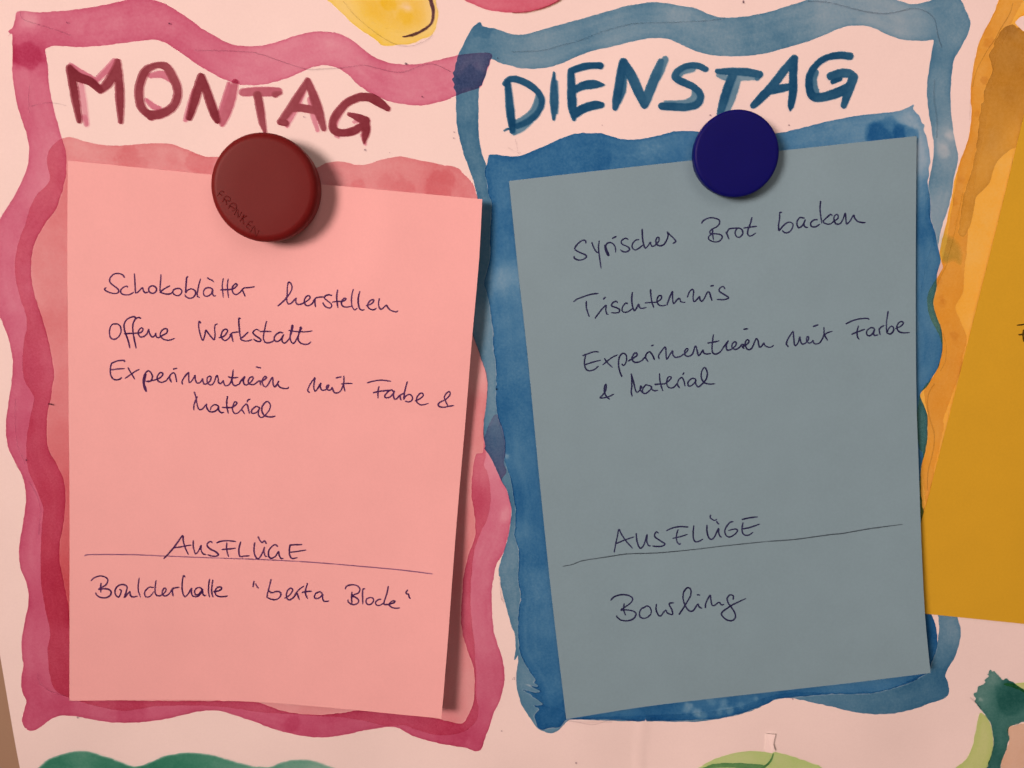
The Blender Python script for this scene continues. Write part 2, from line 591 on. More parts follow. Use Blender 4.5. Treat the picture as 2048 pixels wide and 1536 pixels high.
blue_inner = (
    B('1882,472 1868,510 1850,545 1838,600 1812,660 1806,684 1788,690 1780,780 1778,900 1780,1020 1785,1100 1800,1200 1830,1290 1842,1332')
    + X1('592,585 585,680 600,780 622,950 668,1030 672,1150 668,1300')
    + X2('672,100 640,500 640,800 670,1000 690,1180 695,1400')
    + X3('720,10 732,300 726,500 752,720 812,900 842,1050 832,1300')
    + X4('925,0 955,200 985,400 975,650 968,700 1015,880 1022,1050 1015,1300 1045,1440')
    + X5('520,0 512,100 505,250 505,450 520,600 545,690 600,815 660,910 730,1030 760,1120 790,1170 800,1300 850,1360 1000,1380')
    + Lq('500,1130 900,1120 1400,1100 1800,1050 2030,970')
    + K('200,930 500,935 830,925 1000,890 1200,800 1290,700 1345,600 1357,520 1368,430 1364,330 1355,300')
    + M('1330,1450 1150,1100 1100,700 1150,300 1160,60')
    + J('1180,1500 1200,1100 1220,800 1270,540 1300,440 1320,330 1285,200 1278,60')
    + I('1282,1480 1290,1430 1312,1320 1327,1200 1322,1120 1307,1020 1292,930 1277,830 1272,720 1282,600 1297,500 1312,400 1328,318 1322,316 1250,325 1150,325 1050,312 950,275 870,235 790,208 700,205 620,212 540,240 450,280 350,320 250,350 100,395 8,420')
    + H('1950,440 1800,450 1650,447 1550,430 1450,400 1350,355 1260,315 1180,303 1080,308 950,335 800,372 650,405 520,450 400,505 280,540 150,550 60,545 0,528')
    + B('1960,505'))
pink_frame = (
    A('95,270 66,288 80,270 64,248 100,225 118,160 130,98 150,88 175,86 250,95 330,98 450,90 600,75 750,55 900,25 1010,0 1080,-20 1170,-15 1240,5 1330,35 1420,90 1520,155 1620,230 1720,290 1800,335 1900,362 2030,368')
    + B('100,355 250,308 350,275 450,256 550,252 640,262 720,295 800,345 860,395 920,440 1000,480 1100,508 1200,516 1300,512 1450,480 1600,445 1750,425 1880,428 1872,500 1835,600 1800,692 1700,728 1600,765 1500,805 1350,842 1250,842 1100,820 1000,785 900,735 820,680 750,610 700,570 640,540 560,523 480,530 400,560 300,605 150,655 10,680')
    + A('1920,678 1850,655 1750,615 1650,560 1550,495 1450,425 1350,360 1280,325 1220,318 1120,328 1050,335 900,355 750,372 650,377 500,368 430,368 366,386 358,402 380,520 390,650 410,790 440,920 470,1020 495,1110 515,1170 525,1220 532,1290 526,1400 510,1480')
    + C('490,20 440,150 370,240 320,320 270,430 250,540 250,680 270,800 300,900 340,1020 370,1120 400,1250 425,1380 435,1470')
    + D('420,0 410,100 385,200 375,330 378,470 400,550 450,640 490,720 515,800 525,900 520,1000 510,1100 490,1200 475,1300 475,1400 490,1500')
    + E('500,0 530,150 548,250 560,400 580,560 620,760 700,900 900,990')
    + Fq('-150,1000 0,1012 50,1020 200,1075 350,1103 500,1110 650,1098 760,1082 900,1068 1100,1078 1300,1108 1480,1148 1600,1178 1655,1176 1700,1110 1735,1020 1750,900 1745,760 1700,620 1650,450 1640,300 1650,120')
    + G('1660,1536 1690,1400 1720,1310 1750,1220 1755,1130 1745,1020 1725,900 1725,800 1740,650 1760,560')
    + X3('545,1185 562,1020 620,850 690,715 740,705 800,880 832,1030 840,1180 815,1300 850,1440')
    + X4('785,0 855,120 905,300 915,430 893,600 853,800 803,950 723,1080 693,1200 668,1380')
    + Fq('1898,0 1885,120 1885,250 1900,430 1930,540 1970,660 1988,780 1980,880 1950,1000 1900,1100 1870,1200 1830,1300 1810,1372 1790,1397 1740,1400 1680,1375 1550,1355 1400,1325 1250,1275 1150,1222 1080,1207 950,1222 800,1250 650,1280 530,1292 400,1285 250,1255 100,1210')
    + E('2030,1165 1880,1115 1780,1085 1690,1075 1560,1090 1450,1115 1300,1150 1150,1168 1000,1175 850,1168 720,1145 620,1125 500,1115 420,1140 350,1190 290,1230 235,1238 195,1210 175,1150 200,1050 210,990 185,950 170,880 172,800 187,720 175,620 175,520 190,400 220,270 228,170 215,60')
    + D('190,1536 165,1470 152,1370 160,1250 180,1130 200,1000 207,880 195,790 160,700 110,610 70,520 48,410 50,300 70,130 90,0')
    + C('98,1440 100,1330 70,1190 30,1070 -10,980 -40,880 -55,700 -55,500 -40,330 -10,240 40,150 110,40')
    + A('155,1490 205,1380 225,1290 232,1190 215,1080 180,980 150,880 120,750 100,620 97,500 100,380'))
paint('painted_frame', [pink_frame], PINK_AB, where=[([blue_frame], .7)],
      controls=[(60, 40, 1.0), (150, 60, 1.02), (270, 40, 1.02), (330, 60, 1.05), (430, 120, .92), (520, 130, .82), (620, 110, .76),
                (700, 130, .82), (830, 165, .86), (930, 150, .85), (60, 130, 1.05), (70, 180, .95), (80, 290, .9), (40, 420, .95),
                (20, 500, 1.0), (30, 620, .95), (40, 800, 1.12), (30, 900, 1.15), (60, 1050, 1.15), (60, 1200, 1.28), (70, 1275, 1.2), (70, 1310, 1.05),
                (60, 1370, 1.3), (120, 1420, 1.3), (250, 1430, 1.25), (420, 1432, 1.15), (640, 1460, 1.35), (780, 1448, 1.2),
                (930, 1470, 1.35), (990, 1360, 1.15), (990, 1260, 1.05), (975, 1180, 1.05), (985, 1050, .92), (1000, 980, .7), (990, 850, .25), (1000, 890, .35), (1006, 915, .5),
                (975, 930, .7), (960, 1000, 1.1)],
      blots=[(55, 112, 24, .55), (52, 98, 34, .25), (62, 35, 20, -.25), (190, 55, 16, .08), (240, 90, 14, .05), (905, 1478, 26, .25),
             (585, 1447, 14, .3), (260, 1420, 26, .25), (40, 850, 26, .1), (1012, 1030, 16, -.3), (990, 1225, 14, -.2)],
      seed=2, label='pink watercolour frame with wavy edges around the first column')

salmon_panel = (
    A('470,1120 400,1190 375,1270 385,1350 400,1430 355,1500')
    + C('295,20 240,130 200,260 150,400 120,560 130,720 170,870 200,960 215,1080 190,1200 180,1330 182,1430')
    + D('205,-10 250,60 272,120 252,220 225,350 210,470 210,600 230,700 280,820 320,910 345,1000 340,1080 330,1200 325,1350 325,1480')
    + E('325,0 340,150 365,280 390,380 400,480 380,580 385,700 400,800 430,900 470,935 530,965 650,1008 750,1035 850,1060 1000,1078 1150,1058 1250,1042 1500,1036 1700,1042 1900,1062')
    + Fq('0,1085 150,1097 350,1109 500,1119 700,1132 900,1167 1050,1201 1180,1193 1250,1218 1380,1260 1500,1272 1650,1250 1755,1172 1782,1075 1775,1030 1757,950 1757,750 1750,600 1735,450 1720,300 1715,150 1720,20')
    + G('1725,1536 1735,1400 1760,1290 1800,1180 1850,1080 1875,950 1870,800 1850,700 1822,645 1838,575')
    + X3('575,1100 562,1000 560,850 570,700 594,560 609,400 609,260 584,130 534,0')
    + X2('534,1536 504,1430 454,1300 424,1200 380,1000 400,700 440,400 460,100')
    + X1('480,1300 484,1005 455,920 420,820 360,740 270,660')
    + B('1640,1360 1580,1330 1500,1320 1400,1300 1260,1270 1160,1252 1100,1258 980,1285 880,1315 810,1320 740,1305 650,1292 560,1305 480,1340 300,1350 50,1320')
    + A('1900,1270 1750,1255 1660,1255 1580,1235 1480,1190 1380,1155 1250,1145 1100,1155 950,1165 800,1155 700,1135 600,1105 540,1097 500,1107'))
paint('painted_panel', [salmon_panel], SALMON_AB, step=2.8, where=[([pink_frame], .5)],
      controls=[(150, 290, .85), (220, 300, .95), (300, 300, .85), (380, 310, .9), (700, 340, .85), (800, 330, .95), (870, 360, 1.1), (930, 370, .95),
                (110, 330, 1.2), (115, 400, 1.1), (70, 480, 1.0), (60, 560, .9), (70, 700, 1.1), (75, 800, 1.1), (75, 900, 1.4), (105, 1000, 1.6),
                (110, 1150, 1.9), (115, 1250, 2.0), (115, 1350, 1.8), (250, 1405, .95), (560, 1415, .7), (640, 1425, .8), (760, 1430, .85),
                (900, 1440, .9), (945, 1400, .8), (940, 1200, 1.0), (950, 1000, .95), (960, 820, .9), (970, 740, .55), (990, 950, .8)],
      blots=[(255, 318, 19, 0.24), (282, 328, 12, 0.17), (395, 325, 22, 0.26), (345, 316, 10, 0.07), (715, 372, 12, 0.25), (772, 362, 14, 0.15),
             (805, 372, 17, 0.25), (882, 372, 26, 0.31), (905, 350, 20, 0.09), (935, 385, 12, 0.09), (300, 300, 14, 0.06), (112, 300, 20, 0.06),
             (55, 575, 10, -.25), (50, 540, 12, -.2)],
      edge=.16, seed=3, label='salmon red painted field behind the pink paper')

paint('painted_frame', [blue_frame, blue_inner], BLUE_AB, where=[([blue_panel], .12)], base=.84,
      controls=[(960, 80, 1.35), (985, 100, 1.3), (1010, 70, .95), (1050, 100, .95), (1050, 130, .8), (1150, 70, 1.0), (1280, 20, 1.05),
                (1330, 15, .8), (1250, 60, .95), (1350, 60, 1.0), (1430, 60, .95), (1500, 70, 1.05), (1560, 70, 1.1), (1600, 60, 1.0), (1680, 30, .78),
                (1740, 30, .72), (1790, 50, .74), (1840, 60, .78), (1870, 60, 1.05), (1900, 20, 1.15), (1910, 50, 1.0), (1870, 110, 1.2),
                (1880, 160, 1.1), (1870, 240, 1.15), (1890, 260, .65), (1865, 330, 1.1), (1900, 330, .85), (1890, 400, .7), (1880, 450, .75),
                (940, 140, 1.2), (940, 200, 1.35), (935, 260, 1.45), (945, 320, 1.45), (955, 370, 1.4), (960, 440, 1.4), (965, 560, 1.25),
                (975, 640, .95), (985, 700, 1.0), (985, 800, 1.1), (995, 900, 1.35), (1010, 940, 1.2), (1020, 1020, 1.3), (1025, 1080, 1.1),
                (1015, 1150, 1.2), (1025, 1230, 1.15), (1035, 1310, 1.1), (1050, 1350, 1.1), (1060, 1400, 1.15), (1100, 1455, 1.1),
                (1200, 1440, 1.6), (1620, 1410, 1.25), (1700, 1415, 1.3), (1780, 1410, 1.3), (1860, 1390, 1.5), (1880, 1360, 1.5),
                (1880, 1300, 1.3), (1900, 1270, .95), (1915, 1260, .8)],
      blots=[(965, 60, 16, .2), (1885, 300, 14, -.25), (1905, 270, 14, -.25), (945, 155, 22, .25), (1360, 30, 24, -.1), (1893, 1500, 10, .1)],
      edge=.15, seed=4, label='blue watercolour frame with wavy edges around the second column')

paint('painted_panel', [blue_panel], DEEP_AB, step=2.8,
      controls=[(985, 320, 1.05), (1010, 340, 1.0), (1100, 320, .95), (1180, 300, .98), (1250, 310, .95), (1320, 295, .92), (1380, 290, .88),
                (1570, 290, .74), (1640, 275, .70), (1720, 250, .66), (1780, 245, .55), (1820, 235, .42), (1836, 270, .38), (1845, 320, .38),
                (1850, 345, .45), (1842, 375, .85), (1845, 450, .98), (1850, 560, .85), (1860, 620, .8), (1855, 750, .8), (1850, 850, .8),
                (1010, 450, 1.0), (1000, 500, .95), (1010, 550, .72), (1020, 590, .68), (990, 620, .95), (1010, 660, .85), (1000, 720, .95), (1030, 760, .88),
                (1010, 830, 1.05), (1050, 850, .9), (1040, 920, .85), (1060, 940, .95), (1040, 1000, 1.05), (1060, 1040, .98), (1042, 1060, .85),
                (1085, 1100, .98), (1050, 1100, 1.1), (1090, 1180, .85), (1060, 1200, .98), (1085, 1240, .82), (1060, 1280, .98), (1100, 1330, 1.0),
                (1110, 1390, .98), (1110, 1430, 1.15), (1200, 1430, 1.05), (1300, 1425, 1.05), (1400, 1425, .95), (1520, 1395, 1.05),
                (1600, 1380, 1.05), (1700, 1380, .92), (1780, 1375, .85), (1865, 1270, 1.2), (1860, 1310, 1.1)],
      blots=[(1758, 268, 20, .3), (1775, 274, 30, .35), (1806, 268, 22, .45), (1376, 1415, 10, -.42), (1392, 1424, 9, -.4), (1404, 1432, 8, -.3), (1448, 1408, 9, -.3), (1460, 1420, 8, -.35), (1440, 1424, 7, -.25),
             (1425, 1404, 10, -.2), (1512, 1397, 5, -.3), (1481, 1410, 8, -.2), (1018, 560, 26, -.15), (1205, 318, 18, .12), (1090, 300, 30, .06), (1012, 912, 6, -.4),
             (1055, 1385, 6, -.2), (1000, 1100, 14, .12)],
      edge=.10, wash=.2, seed=5, label='deep blue painted field behind the grey blue paper')

# the yellow orange frame of the third column, painted over the blue edge
orange_edge = (
    I('1862,-60 1845,0 1800,120 1740,230 1690,340 1660,450 1640,560 1625,680 1620,800 1630,870 1625,950 1610,1080 1580,1180 1540,1280 1515,1370 1490,1450')
    + J('1476,0 1455,110 1430,230 1405,330 1385,420 1372,500 1400,600 1375,650 1330,720 1285,800 1272,880 1290,980 1330,1070 1375,1160 1392,1230 1382,1330 1352,1420 1292,1510')
    + M('1268,0 1232,50 1214,90 1205,150 1190,250 1190,380 1215,520 1240,562 1224,660 1215,760 1205,1000 1210,1150'))
right_side = M('1400,1150 2500,1150') + I('2500,-60')
notch = X6('1935,285 1960,255 1990,228 2030,205 2150,180 2150,420 2048,398 2010,370 1985,345 1955,318')
paint('painted_frame', [orange_edge + right_side, notch], (0.02, 0.44, 2.25), base=1.0, where=[([blue_panel], .35)],
      controls=[(1960, 40, 1.0), (1980, 300, 1.0), (1930, 500, .95), (1960, 640, .9), (1900, 640, 1.0), (1880, 720, 1.0)],
      edge=.25, edge_w=3, wash=.14, seed=6, step=2.6, label='yellow orange watercolour frame around the third column')
ochre = (X6('1890,305 1850,325 1790,350 1740,420 1690,500 1665,560 1668,600 1620,660 1600,710 1630,790 1640,920 1600,1010 1570,1080 1545,1160 1530,1300 1500,1330 1495,1420 1470,1536')
         + I('1690,1000 1665,1200 1640,1330 1605,1450')
         + J('1560,40 1545,180 1525,330 1560,360 1600,300 1640,180 1665,40')
         + I('1760,1480 1830,1300 1950,1190 2500,900 2500,300')
         + X6('2048,400 2005,370 1985,345 1960,355 1935,320 1910,310'))
wash_edge = (orange_edge[:14] + J('1490,10 1475,110 1455,230 1440,330 1425,420 1400,520 1375,580 1352,650 1345,780 1322,880 1342,980 1382,1080 1397,1180 1391,1280 1362,1400 1302,1500')
             + M('1282,5 1250,60 1260,160 1275,240 1278,330 1273,450 1255,560 1230,650'))
orange_wash = (wash_edge + M('1290,1150 1300,850 1370,500 1410,330 1400,290')
               + J('1550,1400 1560,1300 1590,1180 1560,1080 1510,960 1500,910 1560,800 1570,650 1590,450 1600,300 1620,150 1645,0')
               + I('1680,1300 1740,1000 1790,700 1830,450 1900,300 1960,160 2020,40 2060,-60'))
paint('painted_band', [orange_wash], (0.22, 0.40, 0.50), base=.85, where=[([ochre], .1)], wash=.3, wash_scale=40, edge=.12, seed=8,
      controls=[(1970, 30, .7), (1960, 120, .75), (1945, 230, .9), (1920, 330, .9), (1900, 430, .95), (1885, 560, .9), (1890, 640, .8), (1900, 700, .9), (1870, 800, .9), (1860, 900, .7)],
      blots=[(1977, 85, 9, 0.54), (1969, 160, 7, 0.66), (1955, 228, 5, 0.42), (1924, 740, 6, 0.18), (1909, 670, 7, 0.48), (1885, 606, 7, 0.36), (1882, 595, 5, 0.42),
             (1886, 602, 4, 0.36), (1878, 560, 6, 0.36), (1910, 403, 6, 0.42), (1922, 360, 6, 0.36), (1893, 646, 5, 0.24), (1975, 60, 8, 0.24)],
      label='darker orange brush band along the frame edge')
paint('painted_band', [ochre], (0.47, 0.56, 0.55), base=1.0, wash=.22, wash_scale=60, edge=.2, rough=2.0, seed=9,
      controls=[(2000, 80, 1.15), (2030, 120, 1.15), (2000, 180, 1.0), (1980, 260, .95), (2030, 230, .8), (2030, 280, .45), (1990, 350, .6), (1940, 400, .75), (1925, 450, .5)],
      blots=[(2010, 55, 22, .2), (2025, 52, 14, .2)], label='ochre brown wash inside the yellow frame')
paint('painted_band', [J('1500,-30 1470,90 1450,200 1410,290 1360,360 1355,430 1372,500 1385,560 1430,575 1470,560 1500,560 1540,590 1560,520 1540,430 1490,360 1440,330 1455,220 1480,110 1500,0')],
      (0.75, 0.35, 0.35), base=.65, wash=.4, wash_scale=30, edge=.25, soft=10, seed=10,
      controls=[(1900, 400, .35), (1895, 440, .5), (1885, 490, .95), (1900, 505, 1.0), (1915, 505, .5)],
      label='greenish bleed where the blue and yellow frames meet')

# shapes cut off by the frame of the picture
yellow = X7('60,-60 95,0 180,72 280,165 380,270 480,350 580,420 680,480 735,530 780,568 820,580 900,590 1000,572 1100,568 1200,545 1300,500 1400,465 1440,430 1470,380 1500,260 1510,150 1485,60 1455,-60')
paint('painted_shape', [yellow], (0.04, 0.15, 1.65), base=1.0, seed=11, edge=.25, wash=.12,
      controls=[(680, 30, .62), (700, 60, .62), (740, 30, 1.15), (760, 70, 1.2), (820, 30, 1.1), (850, 60, 1.15), (780, 90, .85), (810, 90, .8), (868, 60, .35), (872, 20, .45), (855, 75, .55), (800, 10, .75)],
      blots=[(808, 33, 13, .28), (778, 5, 14, .5), (812, 12, 10, -.35), (815, 20, 8, -.3)], label='lemon yellow painted shape at the upper edge of the picture')
inner_y = X7('420,-60 480,60 520,130 560,220 640,270 760,330 900,380 1050,420 1200,410 1320,370 1400,300 1425,200 1420,80 1395,-60')
paint('painted_shape', [inner_y], (0.05, 0.16, 0.6), base=.55, seed=12, soft=22, edge=.0, wash=.3, wash_scale=30, label='darker golden core of the yellow shape')
brush('brush_line', [S4(640, 0, '1400,-40 1422,30 1440,90 1448,150 1445,210 1425,290 1370,350 1290,400 1200,440 1120,460 1062,468', [26, 24, 24, 20, 18, 16, 16, 18, 18, 14, 9], 1.0, 6.4)],
      (2.1, 2.6, 1.5), rough=1.1, seed=13, wash=.25, label='black brush line inside the yellow shape')
red_top = B('1600,-60 1668,0 1720,25 1800,60 1900,85 2040,102') + H('120,98 220,75 320,38 390,0 440,-60')
paint('painted_shape', [red_top], (0.32, 1.45, 1.05), base=1.05, seed=14, edge=.3, label='raspberry red painted shape cut by the upper edge')
brush('brush_line', [S4(1024, 0, '5,101 60,102 120,98 220,75 320,38 385,2 420,-30', [5, 7, 7, 8, 8, 10, 8], 1.0)], (0.6, 0.6, 0.8), seed=15, rough=1.4, label='brown outline under the red shape')
green_wave = (E('250,1600 300,1536 380,1470 470,1430 600,1402 700,1402 800,1430 950,1480 1060,1520 1150,1510 1250,1465 1350,1430 1480,1412 1600,1415 1750,1445 1900,1490 2040,1522')
              + Fq('100,1524 200,1490 280,1470 400,1468 480,1480 560,1510 640,1540 700,1600'))
paint('painted_shape', [green_wave], (2.75, 1.08, 1.42), base=1.0, seed=16, edge=.15, wash=.28,
      controls=[(100, 1530, 1.05), (160, 1512, .9), (230, 1530, 1.15), (300, 1530, 1.1), (370, 1520, 1.05), (440, 1525, .9), (520, 1535, .7), (600, 1525, .6), (640, 1530, .45)],
      soft=5, label='dark green wavy painted shape at the lower edge')
lime = Lq('1440,1600 1490,1536 1600,1475 1700,1440 1800,1412 1900,1402 2040,1408') + K('60,1412 150,1430 300,1480 400,1515 440,1540 480,1600')
paint('painted_shape', [lime], (0.60, 0.14, 1.0), base=.95, seed=17, edge=.12, wash=.2, label='lime green painted shape at the lower edge')
brush('brush_line', [S4(1024, 1152, '1530,1545 1600,1522 1700,1514 1850,1520 2000,1530', [10, 16, 18, 22, 20], .75), S4(1536, 1152, '42,1425 25,1470 5,1500 -20,1520 -45,1536', [5, 7, 8, 10, 12], .9)],
      (1.9, 1.0, 1.2), seed=18, rough=1.6, label='dark green stroke on the lime shape')
lime_leaf = K('1700,1095 1750,1135 1792,1230 1803,1330 1785,1450 1745,1540 1700,1600 1450,1600 1500,1538 1580,1470 1630,1380 1660,1250 1678,1150')
paint('painted_leaf', [lime_leaf], (0.58, 0.20, 1.15), base=.9, seed=19, edge=.15, label='light green painted leaf at the lower right')
paint('painted_leaf', [K('1880,865 1990,858 2048,850 2150,845 2150,980 2048,935 1985,900')], (0.6, 0.2, 1.3), base=.85, seed=20, label='small light green leaf cut by the right edge')
paint('painted_shape', [K('1915,1215 1985,1195 2048,1175 2200,1160 2200,1600 1850,1600 1862,1536 1872,1470 1902,1400 1932,1310')], (0.20, 0.42, .72), base=.85, seed=21, edge=.1,
      wash=.2, label='tan brown painted shape in the lower right corner')
dark_leaf = K('1780,745 1790,770 1812,765 1835,790 1880,830 1905,818 1930,835 1960,850 2048,912 2150,950 2150,1150 2048,1168 1990,1188 1935,1200 1920,1250 1930,1310 1900,1400 1870,1470 1858,1540 1850,1600 1710,1600 1742,1540 1782,1450 1802,1350 1797,1240 1772,1170 1720,1090 1690,1050 1655,1000 1665,985 1645,945 1670,930 1680,890 1720,868 1742,850 1735,835 1765,800 1742,790 1768,782')
paint('painted_leaf', [dark_leaf], (2.9, 1.45, 1.5), base=1.0, seed=22, rough=2.2, edge=.12, wash=.25,
      controls=[(1985, 1360, .62), (1960, 1380, .7), (1975, 1410, .95), (2020, 1370, 1.35), (2030, 1400, 1.25), (2010, 1420, 1.1), (2040, 1430, .85), (2000, 1440, 1.05), (1995, 1500, 1.1), (1985, 1530, 1.05)],
      blots=[(1961, 1399, 4, -.3), (2025, 1390, 30, .2)], label='dark green brushed leaf at the lower right')

# ------------------------------------------------------------------ weekday names
R_DK, R_MD, R_LT = 1.05, .7, .5
mo = [S4(0, 0, '560,515 640,570 740,622', [14, 20, 14], R_LT), S4(0, 0, '765,640 850,560 912,482', [22, 28, 20], R_LT), S4(0, 0, '642,665 662,800 688,995', [22, 27, 20], .30),
      S4(0, 0, '672,935 686,985', [22, 20], .5), S4(0, 0, '548,545 575,650 600,800 630,965', [24, 34, 32, 22], R_DK), S4(0, 0, '552,540 620,612 720,652 800,722', [26, 36, 34, 26], R_DK),
      S4(0, 0, '798,725 860,662 915,565 938,490', [24, 40, 34, 24], .88), S4(0, 0, '938,490 948,620 955,780 962,972', [24, 32, 36, 20], .9),
      S4(0, 0, '1200,605 1290,592 1365,640', [20, 30, 22], R_LT), S4(0, 0, '1165,795 1220,848 1275,862', [14, 24, 16], R_LT),
      S4(0, 0, '1250,520 1165,560 1118,660 1108,760 1130,860 1205,938', [22, 34, 36, 36, 34, 26], .85), S4(0, 0, '1215,520 1320,530 1390,640 1418,740 1388,840 1310,900 1215,918 1150,890', [18, 32, 36, 34, 34, 36, 36, 26], .9),
      S4(0, 0, '1480,960 1500,880 1545,720', [18, 20, 14], .45), S4(0, 0, '1605,615 1560,780 1512,940', [34, 38, 26], R_DK), S4(0, 0, '1612,612 1660,760 1708,900 1735,965', [26, 36, 36, 24], R_DK),
      S4(0, 0, '1880,655 1845,800 1800,920 1775,995', [26, 34, 36, 20], .6), S4(0, 0, '1828,670 1790,820 1745,955', [18, 26, 24], .55),
      S4(512, 0, '-110,738 0,730 100,732 178,728', [32, 36, 40, 30], .62), S4(512, 0, '150,755 195,742', [26, 15], .75), S4(512, 0, '8,760 28,860 48,980 68,1052', [34, 34, 28, 16], .85),
      S4(512, 0, '395,700 330,850 270,950 245,1010', [14, 20, 22, 14], .42), S4(512, 0, '425,790 455,920 490,1040', [18, 24, 16], .42),
      S4(512, 0, '410,645 340,760 270,870 190,975', [26, 32, 34, 26], .85), S4(512, 0, '190,975 235,985', [26, 26], .95), S4(512, 0, '412,645 462,780 502,900 540,1028', [24, 36, 36, 22], .88),
      S4(512, 0, '270,868 350,862 478,882', [26, 32, 32], .85),
      S4(512, 0, '780,780 690,870 640,960 632,1010', [12, 22, 22, 14], .42), S4(512, 0, '640,1085 658,1100', [16, 10], .35), S4(512, 0, '780,975 840,965', [14, 14], .35), S4(512, 0, '848,1080 870,1150', [16, 12], .4),
      S4(512, 0, '1052,868 975,812 905,778 820,778 730,818 660,890 612,970 622,1040 690,1062 780,1045 870,985', [22, 38, 36, 34, 32, 34, 32, 34, 30, 34, 26], R_DK),
      S4(512, 0, '742,912 830,945 885,965', [16, 32, 26], R_DK), S4(512, 0, '882,955 876,1050 862,1140', [24, 34, 10], R_DK)]
brush('lettering', mo, (1.32, 2.85, 2.45), label='dark red brush lettering reading MONTAG', seed=31, wash=.2, light=(.75, 2.5, 1.75), step=1.2)
DK, MD, LT = 1.0, .72, .48
di = [S4(1024, 0, '15,1055 80,1022 150,975', [26, 26, 14], .5), S4(1024, 0, '205,760 172,880 95,950 20,982', [16, 28, 26, 20], .58), S4(1024, 0, '-38,640 -28,760 -14,900 2,1045', [22, 30, 34, 24], 1.1),
      S4(1024, 0, '-60,668 -20,632 55,638 140,680 205,735 238,800 215,885 140,960 40,1008', [20, 26, 28, 28, 26, 24, 24, 26, 22], 1.0), S4(1024, 0, '-65,1045 -35,1030', [6, 9], .9),
      S4(1024, 0, '335,580 330,700 335,820 332,955', [10, 26, 34, 12], .95), S4(1024, 0, '355,650 358,780 355,900', [10, 14, 12], .6),
      S4(1024, 0, '470,565 474,700 480,850 494,952', [26, 34, 36, 16], 1.05), S4(1024, 0, '472,565 560,535 650,522 705,525', [26, 30, 26, 28], 1.1), S4(1024, 0, '490,725 570,682 660,674 735,678', [26, 34, 34, 7], 1.05),
      S4(1024, 0, '505,905 580,862 670,838 712,838', [36, 36, 34, 26], 1.1),
      S4(1024, 0, '890,500 862,640 835,800 824,860', [38, 36, 34, 24], .95), S4(1024, 0, '892,495 952,600 1010,730 1060,840', [30, 40, 40, 30], .92), S4(1024, 0, '1060,835 1110,700 1165,560 1190,490', [34, 40, 36, 24], .85),
      S4(1024, 0, '1225,470 1182,580 1130,690', [26, 28, 18], .58), S4(1024, 0, '905,560 895,720 860,820', [12, 16, 10], .7),
      S4(1024, 0, '1335,610 1365,572 1450,556', [22, 24, 18], .52), S4(1024, 0, '1465,710 1455,780 1380,818 1225,818', [28, 28, 22, 16], .5),
      S4(1024, 0, '1548,552 1480,524 1390,528 1318,575 1308,622 1380,662 1462,702 1508,765 1482,830 1400,856 1290,852 1198,848', [24, 26, 24, 28, 30, 30, 28, 28, 30, 30, 32, 30], .98),
      S4(1024, 0, '1650,600 1720,625 1830,622 1930,622', [20, 22, 24, 18], .42), S4(1024, 0, '1800,640 1758,770 1715,890', [30, 34, 26], .48),
      S4(1024, 0, '1640,568 1750,570 1880,575 1980,595', [20, 30, 32, 30], .98), S4(1024, 0, '1975,600 1960,625', [28, 20], .75), S4(1024, 0, '1765,600 1718,720 1685,830 1660,910', [34, 36, 34, 24], .95),
      S4(1536, 0, '205,462 120,572 30,690 -60,785 -118,842', [24, 34, 36, 34, 26], .95), S4(1536, 0, '212,465 200,600 200,720 184,840 176,880', [28, 34, 34, 26, 10], 1.0), S4(1536, 0, '-10,728 60,712 185,690', [30, 36, 26], .95),
      S4(1536, 0, '655,448 580,440 480,456 398,505 338,590 328,690 358,770 440,775 560,738 650,690', [30, 30, 26, 26, 28, 30, 34, 36, 40, 34], 1.0), S4(1536, 0, '385,575 365,640 385,735', [22, 26, 24], .62),
      S4(1536, 0, '500,608 580,585 650,588 690,615', [32, 36, 36, 30], .85), S4(1536, 0, '515,655 580,630', [18, 16], 1.0), S4(1536, 0, '685,615 645,720 605,845', [36, 38, 24], .95)]
brush('lettering', di, (3.9, 2.05, 1.25), label='dark teal brush lettering reading DIENSTAG', seed=33, wash=.2, step=1.2)

